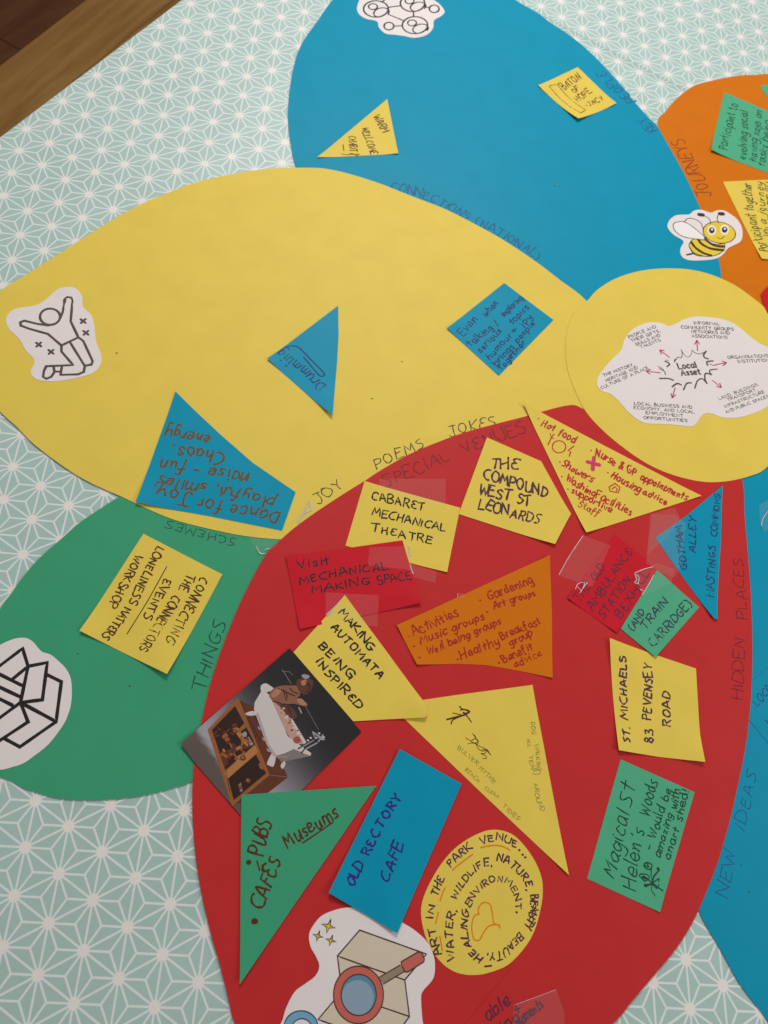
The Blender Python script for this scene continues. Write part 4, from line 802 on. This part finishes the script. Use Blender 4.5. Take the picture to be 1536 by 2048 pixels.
for p in ([(298,690),(520,455),(755,1035),(480,1265),(298,690)], ): draw(s, p, 12)
s.build('cabinet_frame', M_W1)
s = Strokes(n, 0.00013); draw(s, [(985,835),(1070,780),(1120,760)], 9); draw(s, [(1010,865),(1040,830)], 9); draw(s, [(1075,400),(1040,395)], 6); draw(s, [(830,370),(890,400),(960,430)], 6, True); draw(s, [(870,380),(885,440)], 5); draw(s, [(1045,320),(1060,350)], 7)
s.build('dark_details', M_W2)

# ------------------------------------------------------------------ clear tape
def tape_material():
    m = bpy.data.materials.new('clear_tape'); m.use_nodes = True; N = m.node_tree.nodes; L = m.node_tree.links
    b = N['Principled BSDF']; b.inputs['Base Color'].default_value = (0.80, 0.78, 0.76, 1); b.inputs['Roughness'].default_value = 0.22; b.inputs['Specular IOR Level'].default_value = 0.7
    b.inputs['Alpha'].default_value = 0.028
    ge = N.new('ShaderNodeNewGeometry'); nz = N.new('ShaderNodeTexNoise'); nz.inputs['Scale'].default_value = 60; nz.inputs['Detail'].default_value = 2; L.new(ge.outputs['Position'], nz.inputs['Vector'])
    bp = N.new('ShaderNodeBump'); bp.inputs['Strength'].default_value = 0.05; bp.inputs['Distance'].default_value = 0.0006; L.new(nz.outputs['Fac'], bp.inputs['Height']); L.new(bp.outputs[0], b.inputs['Normal'])
    return m
M_TAPE = tape_material()
M_GLINT = mat('tape_crease_glint', (0.60, 0.58, 0.56), rough=0.25, spec=0.8, mottle=0.25, scale=400)  # pale colour paints the highlights along the tape's wrinkles
def tape(label, crop, pts, level, crease_glints=(), w=3.0, lifts=()):
    t = Sheet('clear_tape', label, 'tape', crop, pts, level, M_TAPE, cell=0.008, thick=0.00006, lifts=lifts, group='clear tape strips')
    if crease_glints:
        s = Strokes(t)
        for c in crease_glints: draw(s, c, w * 0.6, True)
        s.build('crease_glint', M_GLINT)
    return t
tape('clear tape above the CABARET note on the red petal', C2, [(405,455),(745,455),(745,590),(720,600),(405,505)], 7.0)
tape('clear tape joining the red Visit note to the CABARET note', C7, [(850,190),(1190,180),(1215,340),(1420,400),(1412,495),(1215,440),(1180,380),(835,345)], 8.0, [[(1185,180),(1200,260)], [(1195,335),(1205,370),(1222,415)]], 9)
tape('clear tape over the tip of the MAKING AUTOMATA note', C7, [(475,575),(928,600),(918,868),(860,860),(475,770)], 9.2, [[(478,768),(560,690),(640,600)], [(488,775),(540,730)]], 8)
tape('clear tape across the corner of the AMBULANCE note', C4, [(290,372),(475,440),(350,722),(125,642)], 6.6, [[(128,638),(200,510),(290,375)], [(240,735),(255,700),(300,690),(285,740)], [(270,760),(300,715),(320,690)], [(250,715),(280,745)]], 4.5)
tape('crinkled clear tape on the corner of the green TRAIN note', C4, [(628,630),(790,560),(905,600),(885,690),(790,740),(690,775)], 7.8, [[(640,632),(652,670),(640,690),(665,700)], [(690,772),(740,690),(765,640)], [(650,635),(668,660),(660,700)], [(675,735),(695,745)], [(640,625),(700,600),(760,585)]], 7)
tape('clear tape beside the GOTHAM note on the red petal', C4, [(755,230),(905,235),(985,290),(945,590),(900,660),(715,560)], 6.8)
tape('clear tape on the yellow petal beside JOY', C1, [(1262,760),(1330,850),(1185,960),(1160,930)], 5.4, [[(1262,800),(1240,860),(1200,920)], [(1280,850),(1230,880),(1195,935)], [(1270,790),(1285,850)]], 7)
tape('clear tape where the green and red petals meet', C1, [(860,1010),(1070,1030),(1060,1080),(975,1140),(935,1135)], 5.6, [[(925,1090),(945,1130),(978,1135)], [(1010,1100),(980,1110)]], 5)
tape('curled clear tape glinting on the blue petal at the right edge', E5, [(690,230),(800,180),(900,260),(860,440),(740,480),(700,400)], 3.4, [[(710,425),(730,350),(790,270)]], 10)
tape('clear tape over the red note at the bottom edge', E1, [(345,375),(545,300),(585,420),(560,600),(330,600)], 6.6, [[(350,374),(440,342),(540,304)]], 2)
tape('small clear tape end above the orange activities note', D1, [(590,420),(650,425),(650,470),(590,462)], 6.5, [[(592,460),(595,425)]], 4)
tape('clear tape below the hot food note on the red petal', C3, [(835,740),(980,700),(1010,760),(960,850),(815,985)], 6.2)

# ------------------------------------------------------------------ specks of dirt on the card
random.seed(11)
for sh, pts in ((P_BLT, [(1109,371),(1117,372)]), (P_YEL, [(232,706),(743,797),(803,723)]), (P_GRN, [(154,1307),(258,1372)]), (P_BLR, [(1481,1730),(1497,1784)])):
    for x, y in pts: s = Strokes(sh); draw(s, [(x, y), (x + 2.5, y + 0.8)], 1.8); s.build('speck', I_PENCIL_D)
